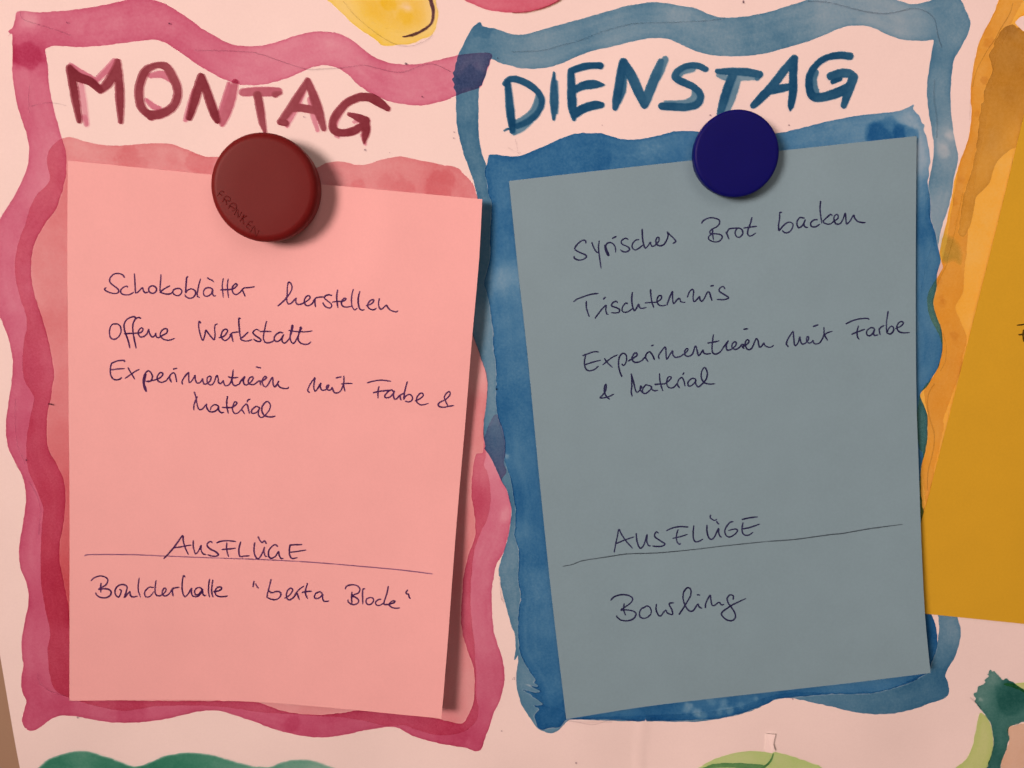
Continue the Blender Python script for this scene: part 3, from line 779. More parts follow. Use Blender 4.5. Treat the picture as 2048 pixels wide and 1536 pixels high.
# ------------------------------------------------------------------ pencil construction lines and specks
pencil = [S4(0, 0, '1560,402 1800,405 2048,420', 4, .5), S4(512, 0, '0,425 60,440 200,490 320,530 420,555 560,550 700,540 850,520 950,540 1100,575 1200,570 1330,520 1430,515 1560,575', 4, .6),
          S4(0, 0, '160,95 180,150 300,195 420,230 560,280', 4, .35), S4(0, 0, '235,690 228,800 236,900', 4, .25), S4(0, 0, '250,850 300,832 360,825 410,822 470,830 530,846', 3.4, .45),
          S4(1024, 0, '0,415 250,400 400,360 550,320 700,262 850,215 1000,186 1300,178 1600,160 1700,145', 4.4, .55),
          S4(1536, 0, '320,8 420,12 500,20 650,60 800,95 930,108 1050,90 1170,65 1270,95 1330,150 1350,230 1365,300 1390,380', 5, .75),
          S4(1536, 0, '1330,640 1330,800 1345,900 1355,1000 1350,1100', 7, .35),
          S4(1728, 0, '1905,40 1880,140 1830,240 1760,350 1680,500 1600,610 1530,730 1460,860 1415,990 1392,1110', 5.5, .6, 6.4), S4(1728, 0, '1368,1270 1355,1400 1350,1536', 5, .45, 6.4),
          S4(640, 0, '300,20 420,170 550,290 700,410 850,510 980,570 1080,588 1200,580 1330,530 1450,450', 5.5, .55, 6.4), S4(640, 0, '1465,-10 1495,80 1508,165', 5, .4, 6.4),
          S4(880, 240, '962,245 985,340 1005,440', 5, .4, 6.4), S4(880, 240, '875,355 940,390 1025,418', 5, .35, 6.4), S4(880, 960, '748,1240 770,1330 775,1450 800,1536', 5, .6, 6.4),
          S4(880, 960, '780,1330 800,1450', 4, .45, 6.4), S4(1536, 768, '1330,0 1285,80 1275,170 1295,280 1330,400 1320,540 1280,700 1275,850', 5, .45),
          S4(1536, 384, '1560,0 1480,380 1440,520 1430,580 1370,700 1350,760', 4, .3), S4(1536, 384, '1400,1130 1425,1220 1420,1350 1380,1430', 4, .35),
          S4(960, 1200, '280,-20 300,40', 6, .7, 6.4), S4(0, 768, '125,120 118,250 125,380 140,480 200,640', 4, .25), S4(0, 768, '235,780 300,900 320,1000 310,1200', 5, .2),
          S4(0, 1152, '300,780 320,860 400,920 540,965', 4, .35), S4(1024, 1152, '440,1158 520,1168 640,1190 760,1160', 4, .45), S4(1024, 1152, '540,1168 700,1168 800,1168', 3, .5),
          S4(1536, 1152, '1620,975 1660,1010 1705,1060', 6, .5)]
layer_no[0] += 1
for k, pl in enumerate(pencil):
    brush('pencil_line', [pl], (.62, .66, .6), step=1.1, mat=M_PENCIL, rough=.35, wash=.35, seed=41 + k, lift=k)
specks = []
for sx, sy, sr, st in [(811.5, 127, 2.2, 1), (338.5, 46.5, 1.8, .9), (844, 193, 1.5, .8), (729.5, 299.5, 1.6, .7), (607.5, 233.5, 1.3, .6), (1486.5, 4, 1.6, .9), (1420.5, 230, 1.5, .6),
                       (1578, 250, 1.3, .5), (908, 264, 1.3, .5), (907, 276, 1.2, .45), (995, 116, 1.5, .5), (992.7, 778, 1.6, 1), (52.5, 920, 1.6, .9), (102, 808, 1.6, .8), (1152, 1526, 1.8, .7),
                       (1003, 1462, 1.4, .5), (1204, 250, 1.1, .3), (779, 305, 1.0, .35), (134, 45, 2, .35), (1585, 1398, 1.6, .6), (1028, 1355, 1.2, .4), (1028.5, 1358, 1.2, .4), (155, 1435, 1.8, .6), (1025, 1358, 1, .4)]:
    specks.append((np.array([(sx, sy, sr), (sx + .8, sy + .9, sr * .8)]), st))
specks.append((np.array([(486, 0, 0), (97, 807.5, 1.2), (107, 810, 1.0)])[1:], 1.0))
specks.append((np.array([(1486.3, 0, 1.0), (1486.8, 5, 1.4)]), .8))
for k, sp in enumerate(specks):
    brush('paint_speck', [sp], (1.8, 2.0, 1.7), step=.6, mat=M_PENCIL, rough=.2, wash=.2, seed=143 + k, lift=k)

# a small torn flap at the bottom of the sheet
flap_px = [(1531, 1466), (1549.5, 1467), (1546, 1478), (1544.5, 1486), (1549, 1499), (1543, 1504), (1529, 1503)]
fb = on_poster(np.array(flap_px), 0.00016)
ft = fb.copy()
ft[:, 1] -= np.array([0.0002, 0.0011, 0.0012, 0.0012, 0.0011, 0.0008, 0.0002])
nf = len(flap_px)
flap = new_mesh('torn_flap', np.concatenate([ft, fb]), [tuple(range(nf))[::-1], tuple(range(nf, 2 * nf))] + [(k, (k + 1) % nf, (k + 1) % nf + nf, k + nf) for k in range(nf)], M_PAPER, poster)
flap['label'] = 'small torn paper flap at the lower edge'

# ------------------------------------------------------------------ the paper cards
class Card:
    """A loose sheet: its four edges as seen, and how far it stands off the poster at (s across, t down)."""

    def __init__(self, name, top, rightp, bottom, left, lift, mat, label, nx=90, ny=120, cat='paper card'):
        self.lift = lift
        rs = lambda p, n: self.resample(np.asarray(p, float), n)
        self.tl, self.tr, self.bl, self.br = map(np.array, (top[0], top[-1], bottom[0], bottom[-1]))
        s, t = np.linspace(0, 1, nx), np.linspace(0, 1, ny)
        Tp, Bt, Lf, Rt = rs(top, nx), rs(bottom, nx), rs(left, ny), rs(rightp, ny)
        S, TT = np.meshgrid(s, t)
        S3, T3 = S[..., None], TT[..., None]
        bil = (1 - S3) * (1 - T3) * self.tl + S3 * (1 - T3) * self.tr + (1 - S3) * T3 * self.bl + S3 * T3 * self.br
        uv = (1 - T3) * Tp[None] + T3 * Bt[None] + (1 - S3) * Lf[:, None] + S3 * Rt[:, None] - bil
        self.uv, self.S, self.T = uv, S, TT
        front = on_plane(uv, lift(S, TT))
        self.origin = front.reshape(-1, 3).mean(0)
        self.obj = thick_sheet(name, front, 0.00014, mat, None, self.origin)
        self.obj.location = self.origin
        tag(self.obj, label, cat, 'coloured programme papers hung on the poster')

    @staticmethod
    def resample(P, n):
        P = smooth_path(P, False, 8) if len(P) > 2 else P
        d = np.concatenate([[0], np.cumsum(np.hypot(*np.diff(P, axis=0).T))])
        q = np.linspace(0, d[-1], n)
        return np.stack([np.interp(q, d, P[:, 0]), np.interp(q, d, P[:, 1])], 1)

    def st(self, p):
        """Card coordinates of a photo pixel (Newton on the corner quad)."""
        p = np.asarray(p, float)
        s = np.full(p.shape[0], 0.5)
        t = np.full(p.shape[0], 0.5)
        a, b, c, d = self.tl, self.tr - self.tl, self.bl - self.tl, self.tl - self.tr - self.bl + self.br
        for _ in range(12):
            f = a + s[:, None] * b + t[:, None] * c + (s * t)[:, None] * d - p
            js, jt = b + t[:, None] * d, c + s[:, None] * d
            det = js[:, 0] * jt[:, 1] - js[:, 1] * jt[:, 0]
            ds = (f[:, 0] * jt[:, 1] - f[:, 1] * jt[:, 0]) / det
            dt = (js[:, 0] * f[:, 1] - js[:, 1] * f[:, 0]) / det
            s, t = s - ds, t - dt
        ny, nx = self.uv.shape[:2]                       # then follow the true, slightly bowed edges
        for _ in range(4):
            fi, fj = np.clip(s, 0, 1) * (nx - 1), np.clip(t, 0, 1) * (ny - 1)
            i, j = np.minimum(fi.astype(int), nx - 2), np.minimum(fj.astype(int), ny - 2)
            a_, b_ = (fi - i)[:, None], (fj - j)[:, None]
            q = ((1 - a_) * (1 - b_) * self.uv[j, i] + a_ * (1 - b_) * self.uv[j, i + 1] + (1 - a_) * b_ * self.uv[j + 1, i] + a_ * b_ * self.uv[j + 1, i + 1])
            f = q - p
            js, jt = b + t[:, None] * d, c + s[:, None] * d
            det = js[:, 0] * jt[:, 1] - js[:, 1] * jt[:, 0]
            s, t = s - (f[:, 0] * jt[:, 1] - f[:, 1] * jt[:, 0]) / det, t - (js[:, 0] * f[:, 1] - js[:, 1] * f[:, 0]) / det
        return s, t

    def write(self, name, strokes, label, st=1.0, r=1.5, absorb=(2.35, 2.75, 1.45), seed=50, step=.8, wash=.3):
        rs = np.random.RandomState(seed)
        paths = []
        for p in strokes:
            q = smooth_path(p, False, 7)
            n = len(q)
            prof = r * (0.9 + 0.32 * np.interp(np.linspace(0, 1, n), np.linspace(0, 1, max(n // 9, 2)), rs.rand(max(n // 9, 2))))
            if n > 12:
                prof[-4:] *= np.array([.95, .85, .75, .62])
                prof[:2] *= .9
            paths.append((np.column_stack([q, prof]), st))
        allp = np.concatenate([p for p, _ in paths])
        g = Grid(allp[:, :2], step, 6)
        F, Sg = stroke_field(g, paths)
        X, Y = g.mesh()
        F = F + .5 * fbm(X, Y, 4, seed + 9, 2)
        uv, d, faces = contour(g, F)
        s, t = self.st(uv)
        w3 = on_plane(uv, self.lift(s, t) + 0.00007) - self.origin
        o = new_mesh(name, w3, faces, M_INK, self.obj)
        den = st * (1 + wash * 2 * fbm(uv[:, 0], uv[:, 1], 22, seed, 3)) * (0.82 + .22 * np.clip(d, 0, 1.2))
        set_absorb(o, np.clip(den, .05, None)[:, None] * np.asarray(absorb))
        o['label'] = label
        return o


def W(ox, oy, s, text):
    return [T(ox, oy, s, k) for k in text.split(';') if k.strip()]


mm = 0.001
CARD_BASE = 0.0026


def hump(s, t, s0, t0, rs, rt):
    """0 where a magnet presses the sheet down, 1 away from it."""
    q = np.hypot((s - s0) / rs, (t - t0) / rt)
    q = np.clip((q - 1.0) / 1.3, 0, 1)
    return q * q * (3 - 2 * q)


def pink_lift(s, t):
    edge = np.interp(t, [0, .04, .1, .25, .33, .42, .55, .68, .8, 1.0], [4.6, 5.2, 5.6, 5.0, 3.6, 2.7, 2.7, 3.7, 4.8, 7.2])
    h = edge * np.clip(s, 0, 1.02) ** 2.6 + .25 + .9 * np.clip(t, 0, 1) ** 2 * (1 - s) ** 2
    h = h * (.12 + .88 * hump(s, t, .475, .05, .14, .105))
    h = h + .30 * (.3 + s) * (np.sin(s * 7.5 + 2.2 * t + .4) * np.sin(t * 9.0 - 2.0 * s) + 1)
    return CARD_BASE + mm * h


def blue_lift(s, t):
    edge = np.interp(t, [0, .1, .3, .6, .8, .9, 1.0], [.9, 1.3, 1.3, 1.8, 3.0, 3.9, 4.4])
    h = edge * np.clip(s, 0, 1.02) ** 2.0 + .35 + .8 * t ** 3 * (1 - s)
    h = h * (.2 + .8 * hump(s, t, .54, .04, .12, .09))
    h = h + .28 * (.4 + .6 * t) * (np.sin(s * 8.0 - 3.0 * t + 1.0) * np.sin(t * 8.0 + 1.5 * s + .7) + 1)
    return CARD_BASE + mm * (h + .8 * np.clip(s, 0, 1.02) ** 4 * t)


def yellow_lift(s, t):
    return CARD_BASE - .0003 + mm * (.25 + .35 * t * s + .12 * (np.sin(s * 6 + 1) * np.sin(t * 8) + 1) * np.clip(s * 3, 0, 1))


# deep yellow paper of the third column, mostly outside the picture
yb, yl_dir = np.array([1822.0, 1226.5]), None
w_bl = on_plane(np.array([1811.5, 1223.5]), .0026)
w_up = on_plane(np.array([2011.0, 384.0]), .0026)
w_r = on_plane(np.array([2048.0, 1247.8]), .0026)
up_v = (w_up - w_bl) / np.linalg.norm(w_up - w_bl)
rt_v = (w_r - w_bl) / np.linalg.norm(w_r - w_bl)


def to_px(w):
    d = w - CAM
    z = d @ FWD
    return np.array([1024 + FPX * d[0] / z, 768 - FPX * (d @ UPV) / z])


y_tl, y_tr, y_br = w_bl + up_v * .210, w_bl + up_v * .210 + rt_v * .148, w_bl + rt_v * .148
yl = Card('paper_card', [to_px(y_tl), to_px(y_tr)], [to_px(y_tr), to_px(y_br)], [to_px(w_bl), to_px(y_br)],
          [to_px(y_tl), (2011, 384), (1913, 775), (1857, 993), (1841, 1050), to_px(w_bl)], yellow_lift, M_YELLOW,
          'deep yellow paper cut by the right edge, tucked under the grey blue paper', nx=60, ny=84)
pink = Card('paper_card', [(135.5, 321), (420, 349), (680, 372), (964.5, 398.5)],
            [(964.5, 398.5), (958, 520), (943, 690), (931, 840), (917, 1000), (905, 1152), (895, 1290), (882.8, 1437)],
            [(138.8, 1401.5), (260, 1400.5), (385, 1400), (512, 1403.5), (620, 1412), (720, 1421), (800, 1429), (882.8, 1437)],
            [(135.5, 321), (134.8, 450), (134.8, 560), (136.5, 720), (137.5, 850), (139, 1000), (139, 1200), (138.8, 1401.5)],
            pink_lift, M_PINK, 'pink paper with handwritten lines, held by the red magnet under MONTAG')
blue = Card('paper_card', [(1018, 362), (1200, 341), (1500, 308), (1833.5, 272)],
            [(1833.5, 272), (1832, 420), (1831.5, 620), (1833, 800), (1838, 950), (1843, 1090), (1850, 1230), (1861, 1346)],
            [(1132.5, 1438.5), (1300, 1412), (1536, 1384.5), (1700, 1366), (1861, 1346)],
            [(1018, 362), (1034, 520), (1056, 720), (1079, 960), (1104, 1200), (1132.5, 1438.5)],
            blue_lift, M_BLUE, 'grey blue paper with handwritten lines, held by the dark blue magnet under DIENSTAG')

# ------------------------------------------------------------------ ballpoint handwriting
P1, P2, P3, P4, P5, P6, P7, P8 = [(lambda t, q=q: W(q[0], q[1], 6.4, t)) for q in
                                  [(200, 530), (500, 540), (210, 710), (420, 700), (600, 700), (160, 1040), (320, 1040), (560, 1040)]]
Q1, Q2, Q3, Q4, Q5, Q6, Q7 = [(lambda t, q=q: W(q[0], q[1], 6.4, t)) for q in
                              [(1130, 380), (1380, 380), (1500, 380), (1140, 560), (1340, 600), (1540, 580), (1210, 1020)]]

pink.write('handwriting', P1(
    '310,157 288,125 220,108 165,125 125,175 130,225 180,270 230,310 237,345 200,365 130,355 75,330 58,308 78,290;'
    '352,282 340,270 300,285 263,325 275,365 320,382 380,378 430,348;440,115 445,200 450,290 455,355 480,350 520,310 545,290 555,330 580,355 612,346;'
    '662,265 630,285 622,320 640,352 680,362 715,340 722,305 700,275 660,263;780,125 775,200 768,280 768,355;890,268 830,300 775,345 800,360 850,372 900,368 930,345;'
    '985,300 945,315 932,350 960,385 1005,390 1040,360 1045,325 1015,300 980,302;1122,148 1108,165 1103,220 1098,290 1095,355 1120,322 1170,305 1215,330 1222,370 1190,415 1140,425 1100,405 1085,378;'
    '1285,180 1265,250 1250,330 1245,395 1275,418;1440,310 1400,290 1350,300 1325,340 1330,385 1370,400 1420,372 1442,325 1440,370 1455,395 1482,393;'
    '1378,165 1400,182;1398,180 1425,190 1458,218;1578,175 1565,240 1568,320 1578,415;1640,180 1630,260 1635,340 1645,420;'
    '1545,318 1600,316 1660,314 1720,296 1755,255 1738,240 1705,265 1690,310 1705,358 1740,380 1790,350 1822,310;1818,312 1835,350 1857,402;1815,318 1845,295 1900,290 1978,278')
    + P2('358,458 420,405 480,340 525,270 537,210 515,163 490,160 478,220 475,300 470,380 485,430 520,430 565,385 590,362 585,400 600,435 640,440 680,425 730,395 768,360 760,335 735,330 705,360 693,410 715,450 750,457 800,425 828,380 830,420 838,470;'
         '808,402 840,360 880,348 945,345;1045,325 1010,318 965,330 953,360 990,395 1035,430 1045,465 1015,488 970,470 945,445 932,418;1120,258 1110,330 1112,400 1125,480;'
         '1058,410 1110,402 1170,402 1210,390 1228,370 1205,360 1180,390 1170,430 1190,465 1240,475 1292,465;1322,248 1305,310 1298,390 1305,460 1335,510 1370,490;1405,275 1388,340 1385,420 1400,490 1430,513 1465,508;'
         '1488,456 1540,440 1582,402 1580,382 1550,385 1515,420 1505,460 1530,495 1580,510 1615,490;1655,368 1645,420 1650,470 1670,500 1700,490 1745,452 1770,490 1810,520 1870,536 1895,522'),
    'ink line reading Schokoblätter herstellen', seed=51)
pink.write('handwriting', P1(
    '205,755 160,758 130,800 120,870 135,930 180,952 235,920 268,855 260,790 225,755 195,757;455,676 440,662 410,664 350,692 310,750 312,830 335,900 360,970 382,1062;'
    '520,682 490,672 445,700 420,770 422,860 440,960 462,1065;315,880 380,876 460,872 520,865 550,830 540,806 515,812 490,850 492,890 520,922 560,915 600,880 622,826 635,880 665,920 700,905 712,876 720,915 748,930 800,900 852,870 862,830 835,813 790,840 768,890 790,932 830,957 890,962 957,938;'
    '1285,740 1265,720 1262,780 1275,860 1295,930 1318,962 1340,900 1355,836 1390,880 1430,930 1460,954 1472,890 1466,820 1475,765 1502,757;'
    '1525,930 1580,915 1620,872 1632,840 1605,820 1570,845 1550,900 1565,945 1605,967 1650,935 1682,888 1690,930 1702,980;1663,898 1690,870 1730,862 1772,858;'
    '1795,685 1776,683 1778,760 1785,850 1797,932;1892,862 1830,920 1798,945 1840,970 1890,972 1947,955')
    + P2('115,775 85,760 50,780 38,808 70,840 120,875 142,902 115,917 70,902 45,883;212,658 195,720 180,800 170,870 190,922 230,932 280,920 312,898;130,788 200,786 272,788;'
         '415,805 380,798 330,830 308,870 320,907 360,912 400,880 428,830 412,870 412,912 437,937 472,915 507,868 535,790 547,730 540,708 530,760 514,840 520,905 550,940 580,915 612,850 640,780 657,745 645,733 633,790 617,850 620,900 650,937 700,952 745,947 780,918;500,772 560,785 640,790 720,790 798,780'),
    'ink line reading Offene Werkstatt', seed=52)
pink.write('handwriting', P3(
    '252,82 240,68 160,75 98,98 82,112 68,180 68,240 90,290 130,317 180,312 214,288;75,192 150,180 248,174;295,163 320,210 350,260 380,310;435,185 370,220 300,270 256,300;'
    '525,250 512,300 502,370 520,420 527,465 505,430 490,370 488,320 503,260 530,215 558,203 590,230 606,280 590,325 555,342 525,335;'
    '545,335 590,330 640,318 700,295 737,255 735,232 705,226 675,260 666,300 685,337 725,350 780,330 818,285 835,320 848,348;820,290 840,250 875,228 895,245 907,290 918,345;878,180 915,170;'
    '990,372 985,340 1010,290 1050,240 1072,226 1070,280 1078,352 1110,330 1137,290 1152,263 1155,310 1175,357 1215,352 1247,308 1250,330 1270,372 1310,362 1345,330 1357,285 1335,273 1310,290 1305,330 1325,372 1365,382 1400,340 1420,280 1436,263 1447,300 1452,350 1480,367 1512,328 1520,360 1540,392 1580,385 1612,340 1632,262 1640,190;'
    '1632,262 1625,330 1640,377 1670,394 1705,375;1580,280 1630,292 1703,288')
    + P4('370,442 400,390 442,343 425,400 440,440 470,447 520,412 552,365 540,343 510,355 488,400 505,437 560,442 600,415 622,398 648,402 640,420 652,452;645,402 690,385 722,355 705,338 680,360 668,410 685,457 715,472 745,440 772,390 797,353 805,380 805,430 825,472 850,450 877,402 865,430 890,472 940,492 990,492 1007,475;592,216 645,229;'
         '1272,542 1250,520 1270,460 1320,380 1342,358 1335,410 1328,480 1345,527 1380,490 1417,426 1410,470 1430,512 1470,512 1507,485 1522,450 1500,453 1490,490 1520,516 1550,505 1562,482 1590,542 1640,547 1680,510 1707,440 1715,390 1712,335;1708,420 1715,480 1728,527;1685,435 1750,428 1820,430;1618,357 1677,344')
    + P5('863,420 940,398 1040,386 1162,401;1010,470 998,530 998,614;940,546 1010,530 1100,520 1150,513;1192,530 1170,510 1120,540 1083,590 1100,612 1150,602 1190,560 1207,528 1195,580 1210,627 1240,622 1277,583 1285,620 1295,642;1258,592 1295,570 1335,553;'
         '1372,408 1355,470 1335,560 1328,630 1350,592 1400,568 1437,600 1430,647 1390,664 1345,655;1478,652 1540,620 1577,585 1565,553 1530,560 1495,610 1493,660 1530,697 1580,702 1642,682;'
         '1892,714 1865,660 1848,600 1878,550 1910,533 1922,560 1900,600 1850,640 1790,670 1768,700 1790,727 1850,732 1920,718 1967,712'),
    'ink line reading Experimentieren mit Farbe &', seed=53)
pink.write('handwriting', P3(
    '1143,475 1160,530 1180,640 1205,697 1245,692 1285,645 1300,630 1300,670 1330,717 1375,730 1430,705 1452,665 1430,640 1395,638 1360,665 1350,702;1180,535 1150,600 1135,660 1138,705;1452,660 1455,705 1485,737 1520,735;'
    '1567,533 1558,600 1560,670 1578,747;1500,672 1570,674 1630,668 1677,635 1687,610 1660,600 1640,640 1630,690 1655,747 1700,742 1742,703 1765,720 1785,754;1745,700 1770,660 1807,628 1825,650 1835,700 1847,747;1818,602 1830,575 1857,567')
    + P4('627,735 590,723 545,755 528,790 545,812 590,802 620,770 634,738 620,790 620,832 645,860 680,857 710,830 757,770 772,710 745,663 710,668 670,720 663,780 690,832 740,854 790,857 832,845'),
    'ink line reading Material', seed=54)
pink.write('handwriting', P7(
    '48,494 120,420 200,320 287,203 295,260 320,350 362,442;170,358 260,345 397,321;425,268 425,340 440,400 455,434 490,400 527,328 525,380 550,432 587,441;667,292 650,276 615,290 603,330 640,370 700,400 747,440 715,464 660,460 608,444;'
    '728,293 780,272 870,266 968,276;855,293 852,370 865,430 877,470;798,378 870,372 967,361;1032,283 1015,340 1008,410 1025,467 1080,462 1142,458;1210,293 1203,370 1210,440 1240,492 1275,482 1320,400 1337,348 1330,400 1345,457 1367,468;'
    '1258,218 1275,260;1275,258 1308,290 1335,268 1362,303;1502,335 1470,316 1420,350 1388,410 1395,472 1430,490 1480,460 1517,403 1525,450 1550,492 1574,492;1662,320 1740,317 1817,315;1665,320 1655,380 1660,450 1690,492 1757,482;1660,413 1740,405 1867,384'),
    'ink heading reading AUSFLÜGE', seed=55)
pink.write('ruled_line', P6('62,458 75,448 150,443 400,442 700,445 1050,460 1500,478 1850,491') + P8('250,531 500,548 1000,590 1500,635 1750,664 1950,691') + [[(449, 1116.7), (520, 1119), (600, 1123)]],
           'thin dark ruled line under AUSFLÜGE', st=.52, r=1.15, seed=56)
pink.write('handwriting', P6(
    '143,777 180,740 260,717 330,735 357,775 330,830 270,867 238,887 290,882 360,885 397,920 380,970 320,997 250,987 210,957 201,932;267,816 262,870 267,927;'
    '470,862 448,900 455,957 490,987 515,955 527,905 505,888;460,866 510,832 570,830 602,860 590,920 570,987 610,945 637,918 645,965 680,987 735,972;757,745 745,830 745,900 772,987;937,865 890,860 840,900 826,950 850,987 900,972 942,918;'
    '972,778 962,850 962,930 985,967 1030,967 1080,932 1102,890 1080,873 1058,900 1053,945 1080,972 1120,962 1160,920 1180,893 1182,930 1192,972;1165,905 1195,875 1267,860;'
    '1342,727 1325,713 1310,780 1306,870 1320,950 1345,982 1380,950 1410,900 1427,878 1425,930 1445,972 1490,982 1530,962 1562,900 1540,868 1500,868 1468,905 1475,952 1510,957 1550,915 1567,888 1570,940 1590,967 1612,965;1657,763 1645,850 1645,920 1657,987;1700,768 1688,850 1685,920 1702,987;'
    '1713,917 1780,905 1812,880 1800,860 1760,863 1728,905 1735,952 1770,977 1840,982 1888,972')
    + P7('1202,788 1190,852;1225,818 1240,850 1262,872;1422,763 1400,850 1375,940 1368,997;1393,905 1430,932 1490,915 1537,925 1547,960 1510,1007 1460,1022 1400,1007 1372,990;'
         '1597,1000 1660,960 1697,900 1680,873 1645,888 1618,940 1625,1002 1660,1022 1710,990 1750,938 1765,970 1782,1017;1728,952 1780,890 1842,845;1887,813 1865,890 1863,950 1887,1005;1820,926 1880,915 1942,915')
    + P8('542,945 510,920 460,940 438,985 460,1007 510,992 547,953 545,1000 560,1037 600,1042 624,1035;836,882 850,850 910,830 980,838 1022,880 1005,932 950,955 918,975 960,985 1002,1020 1002,1055 960,1082 910,1077 873,1047 868,1018;920,928 916,1000 920,1070;'
         '1082,880 1060,888 1056,960 1060,1077;1150,993 1110,1010 1101,1050 1125,1082 1165,1077 1197,1035 1190,1003 1150,991;1292,1015 1260,1018 1223,1055 1240,1092 1290,1087 1328,1058;1385,853 1370,930 1345,1010 1330,1075 1370,1082 1400,1077 1457,1060 1472,1040 1440,1036 1403,1065 1400,1095 1440,1122 1490,1130 1532,1125;'
         '1630,898 1613,935 1640,952;1645,948 1652,985 1667,1005'),
    'ink line reading Boulderhalle "berta Block"', seed=57)

BINK = (2.15, 2.45, 1.55)
blue.write('handwriting', Q1(
    '267,675 255,643 205,653 145,710 128,760 190,800 262,830 272,860 225,892 160,894 118,872 116,848;345,673 365,730 400,790 430,807;437,653 428,740 440,850 462,1002;510,708 518,770 550,837 562,832 535,770 522,710 560,673 610,685 642,730 648,797;610,617 650,597;'
    '807,630 770,618 723,650 728,690 790,720 827,755 800,787 750,792 708,765;942,635 905,643 863,690 863,740 900,767 950,742 992,708;988,503 990,580 1000,670 1025,742 1060,717 1092,668 1100,700 1120,722 1160,702 1200,652 1202,612 1180,608 1163,650 1175,697 1220,714 1270,692 1310,620 1320,570 1308,538 1350,580 1402,630 1417,662 1380,684')
    + Q2('148,427 175,388 240,358 310,358 372,385 377,430 340,472 290,497 253,530 263,557 330,560 397,575 412,610 370,657 300,662 243,632 238,600 265,573 300,563;290,503 290,570 302,642;463,543 480,580 497,627;468,552 500,500 562,489 600,490 583,520 578,560 600,597 640,602 674,560 667,510 630,488 600,490;'
         '792,356 775,420 743,510 738,565 775,590 842,550;688,487 760,475 852,464')
    + Q3('402,287 382,288 378,370 366,450 372,517 430,452 490,413 542,425 547,470 510,532 450,547 413,518;692,360 640,353 603,400 603,450 630,484 680,442 707,383 690,430 705,472 742,479;862,380 820,383 778,420 788,467 840,470 892,438;903,148 897,240 905,330 918,427;'
         '1052,325 1030,313 980,355 935,402 970,432 1030,434 1072,400 1122,365 1127,325 1105,313 1078,340 1078,390 1100,432 1150,432 1187,380 1217,298 1225,340 1235,432 1275,402 1327,322 1340,360 1380,402 1440,417 1478,415'),
    'ink line reading Syrisches Brot backen', seed=61, absorb=BINK)
blue.write('handwriting', Q4(
    '48,277 90,245 200,204 280,181 362,171;208,273 210,350 225,410 245,467;323,487 370,420 430,350 462,323 458,380 470,432 487,440;430,242 450,224;607,290 590,273 545,293 533,330 580,350 632,375 625,412 580,422 528,418;732,300 710,298 673,345 668,395 700,414 750,402 800,363;'
    '798,163 790,240 798,330 820,392 850,362 877,313 890,350 920,364 977,350;1030,123 1035,200 1050,290 1074,357;963,293 1050,286 1110,282 1167,240 1167,203 1130,208 1113,260 1130,312 1170,330 1232,320;1243,317 1250,290 1280,210 1312,148 1312,210 1325,302 1370,252 1402,236 1420,277 1472,286;'
    '1503,217 1530,150 1567,120 1582,150 1575,230 1590,277 1640,232 1657,213 1665,250 1690,272 1722,228 1762,153 1787,165 1800,210 1818,264;1803,78 1832,71;1980,110 1960,83 1918,105 1913,145 1965,180 2022,215 2027,235 1960,252 1883,248'),
    'ink line reading Tischtennis', seed=62, absorb=BINK)
blue.write('handwriting', Q4(
    '168,967 240,940 310,919 367,922;200,968 186,1030 188,1100 210,1147 250,1162 310,1147 362,1103;190,1086 280,1055 392,1027;443,1008 480,1060 542,1117;607,959 540,990 480,1035 418,1086;662,1232 640,1180 622,1100 623,1030 640,970 680,938 717,960 724,1020 702,1080 680,1092 663,1075;'
    '748,1036 810,1000 857,965 850,933 820,943 793,1000 815,1047 860,1054 920,1030 955,990 975,1010 1000,1047;960,1000 977,950 1015,918 1050,950 1067,985 1082,1022;1045,841 1064,835;'
    '1140,1007 1133,970 1170,910 1217,858 1227,900 1237,1012 1275,960 1312,908 1315,950 1340,987 1385,987 1420,972 1480,932 1512,890 1490,878 1468,910 1475,962 1520,977 1570,942 1602,846 1625,890 1645,967 1690,915 1702,898 1715,937 1760,947 1802,940')
    + Q5('555,448 545,520 538,600 545,672 585,692 640,667 680,612 742,528 720,580 730,637 770,637 800,620 842,580 847,545 820,538 793,575 800,617 840,632 890,605 920,568 947,573 930,600 947,620;486,551 550,540 627,524;946,375 992,369;'
         '945,592 1000,552 1010,520 985,510 963,550 975,612 1010,637 1050,612 1087,526 1107,493 1125,520 1145,602 1180,582 1202,548 1215,582 1260,604 1300,600 1324,580')
    + Q6('232,724 208,685 240,610 292,533 300,570 310,680 325,714 360,672 382,602 390,650 410,690 450,682 487,640 492,600 470,603 468,650 500,680 530,668 552,648 560,680 600,690 640,672 682,600 692,540 690,476;690,540 705,590 737,642;680,591 730,550 797,529;558,466 610,447;'
         '976,432 1050,395 1150,369 1240,363 1272,376;1132,463 1115,530 1120,600 1140,630;1048,566 1120,535 1212,504;1332,490 1290,483 1243,520 1238,565 1270,587 1310,562 1337,508 1325,560 1340,582 1382,575;1397,493 1400,530 1410,572;1395,510 1420,475 1462,454;'
         '1512,278 1500,350 1490,440 1495,545 1520,492 1560,463 1582,490 1577,530 1540,562 1497,552;1608,492 1670,465 1707,425 1690,403 1650,418 1623,470 1640,522 1690,547 1788,545'),
    'ink line reading Experimentieren mit Farbe', seed=63, absorb=BINK)
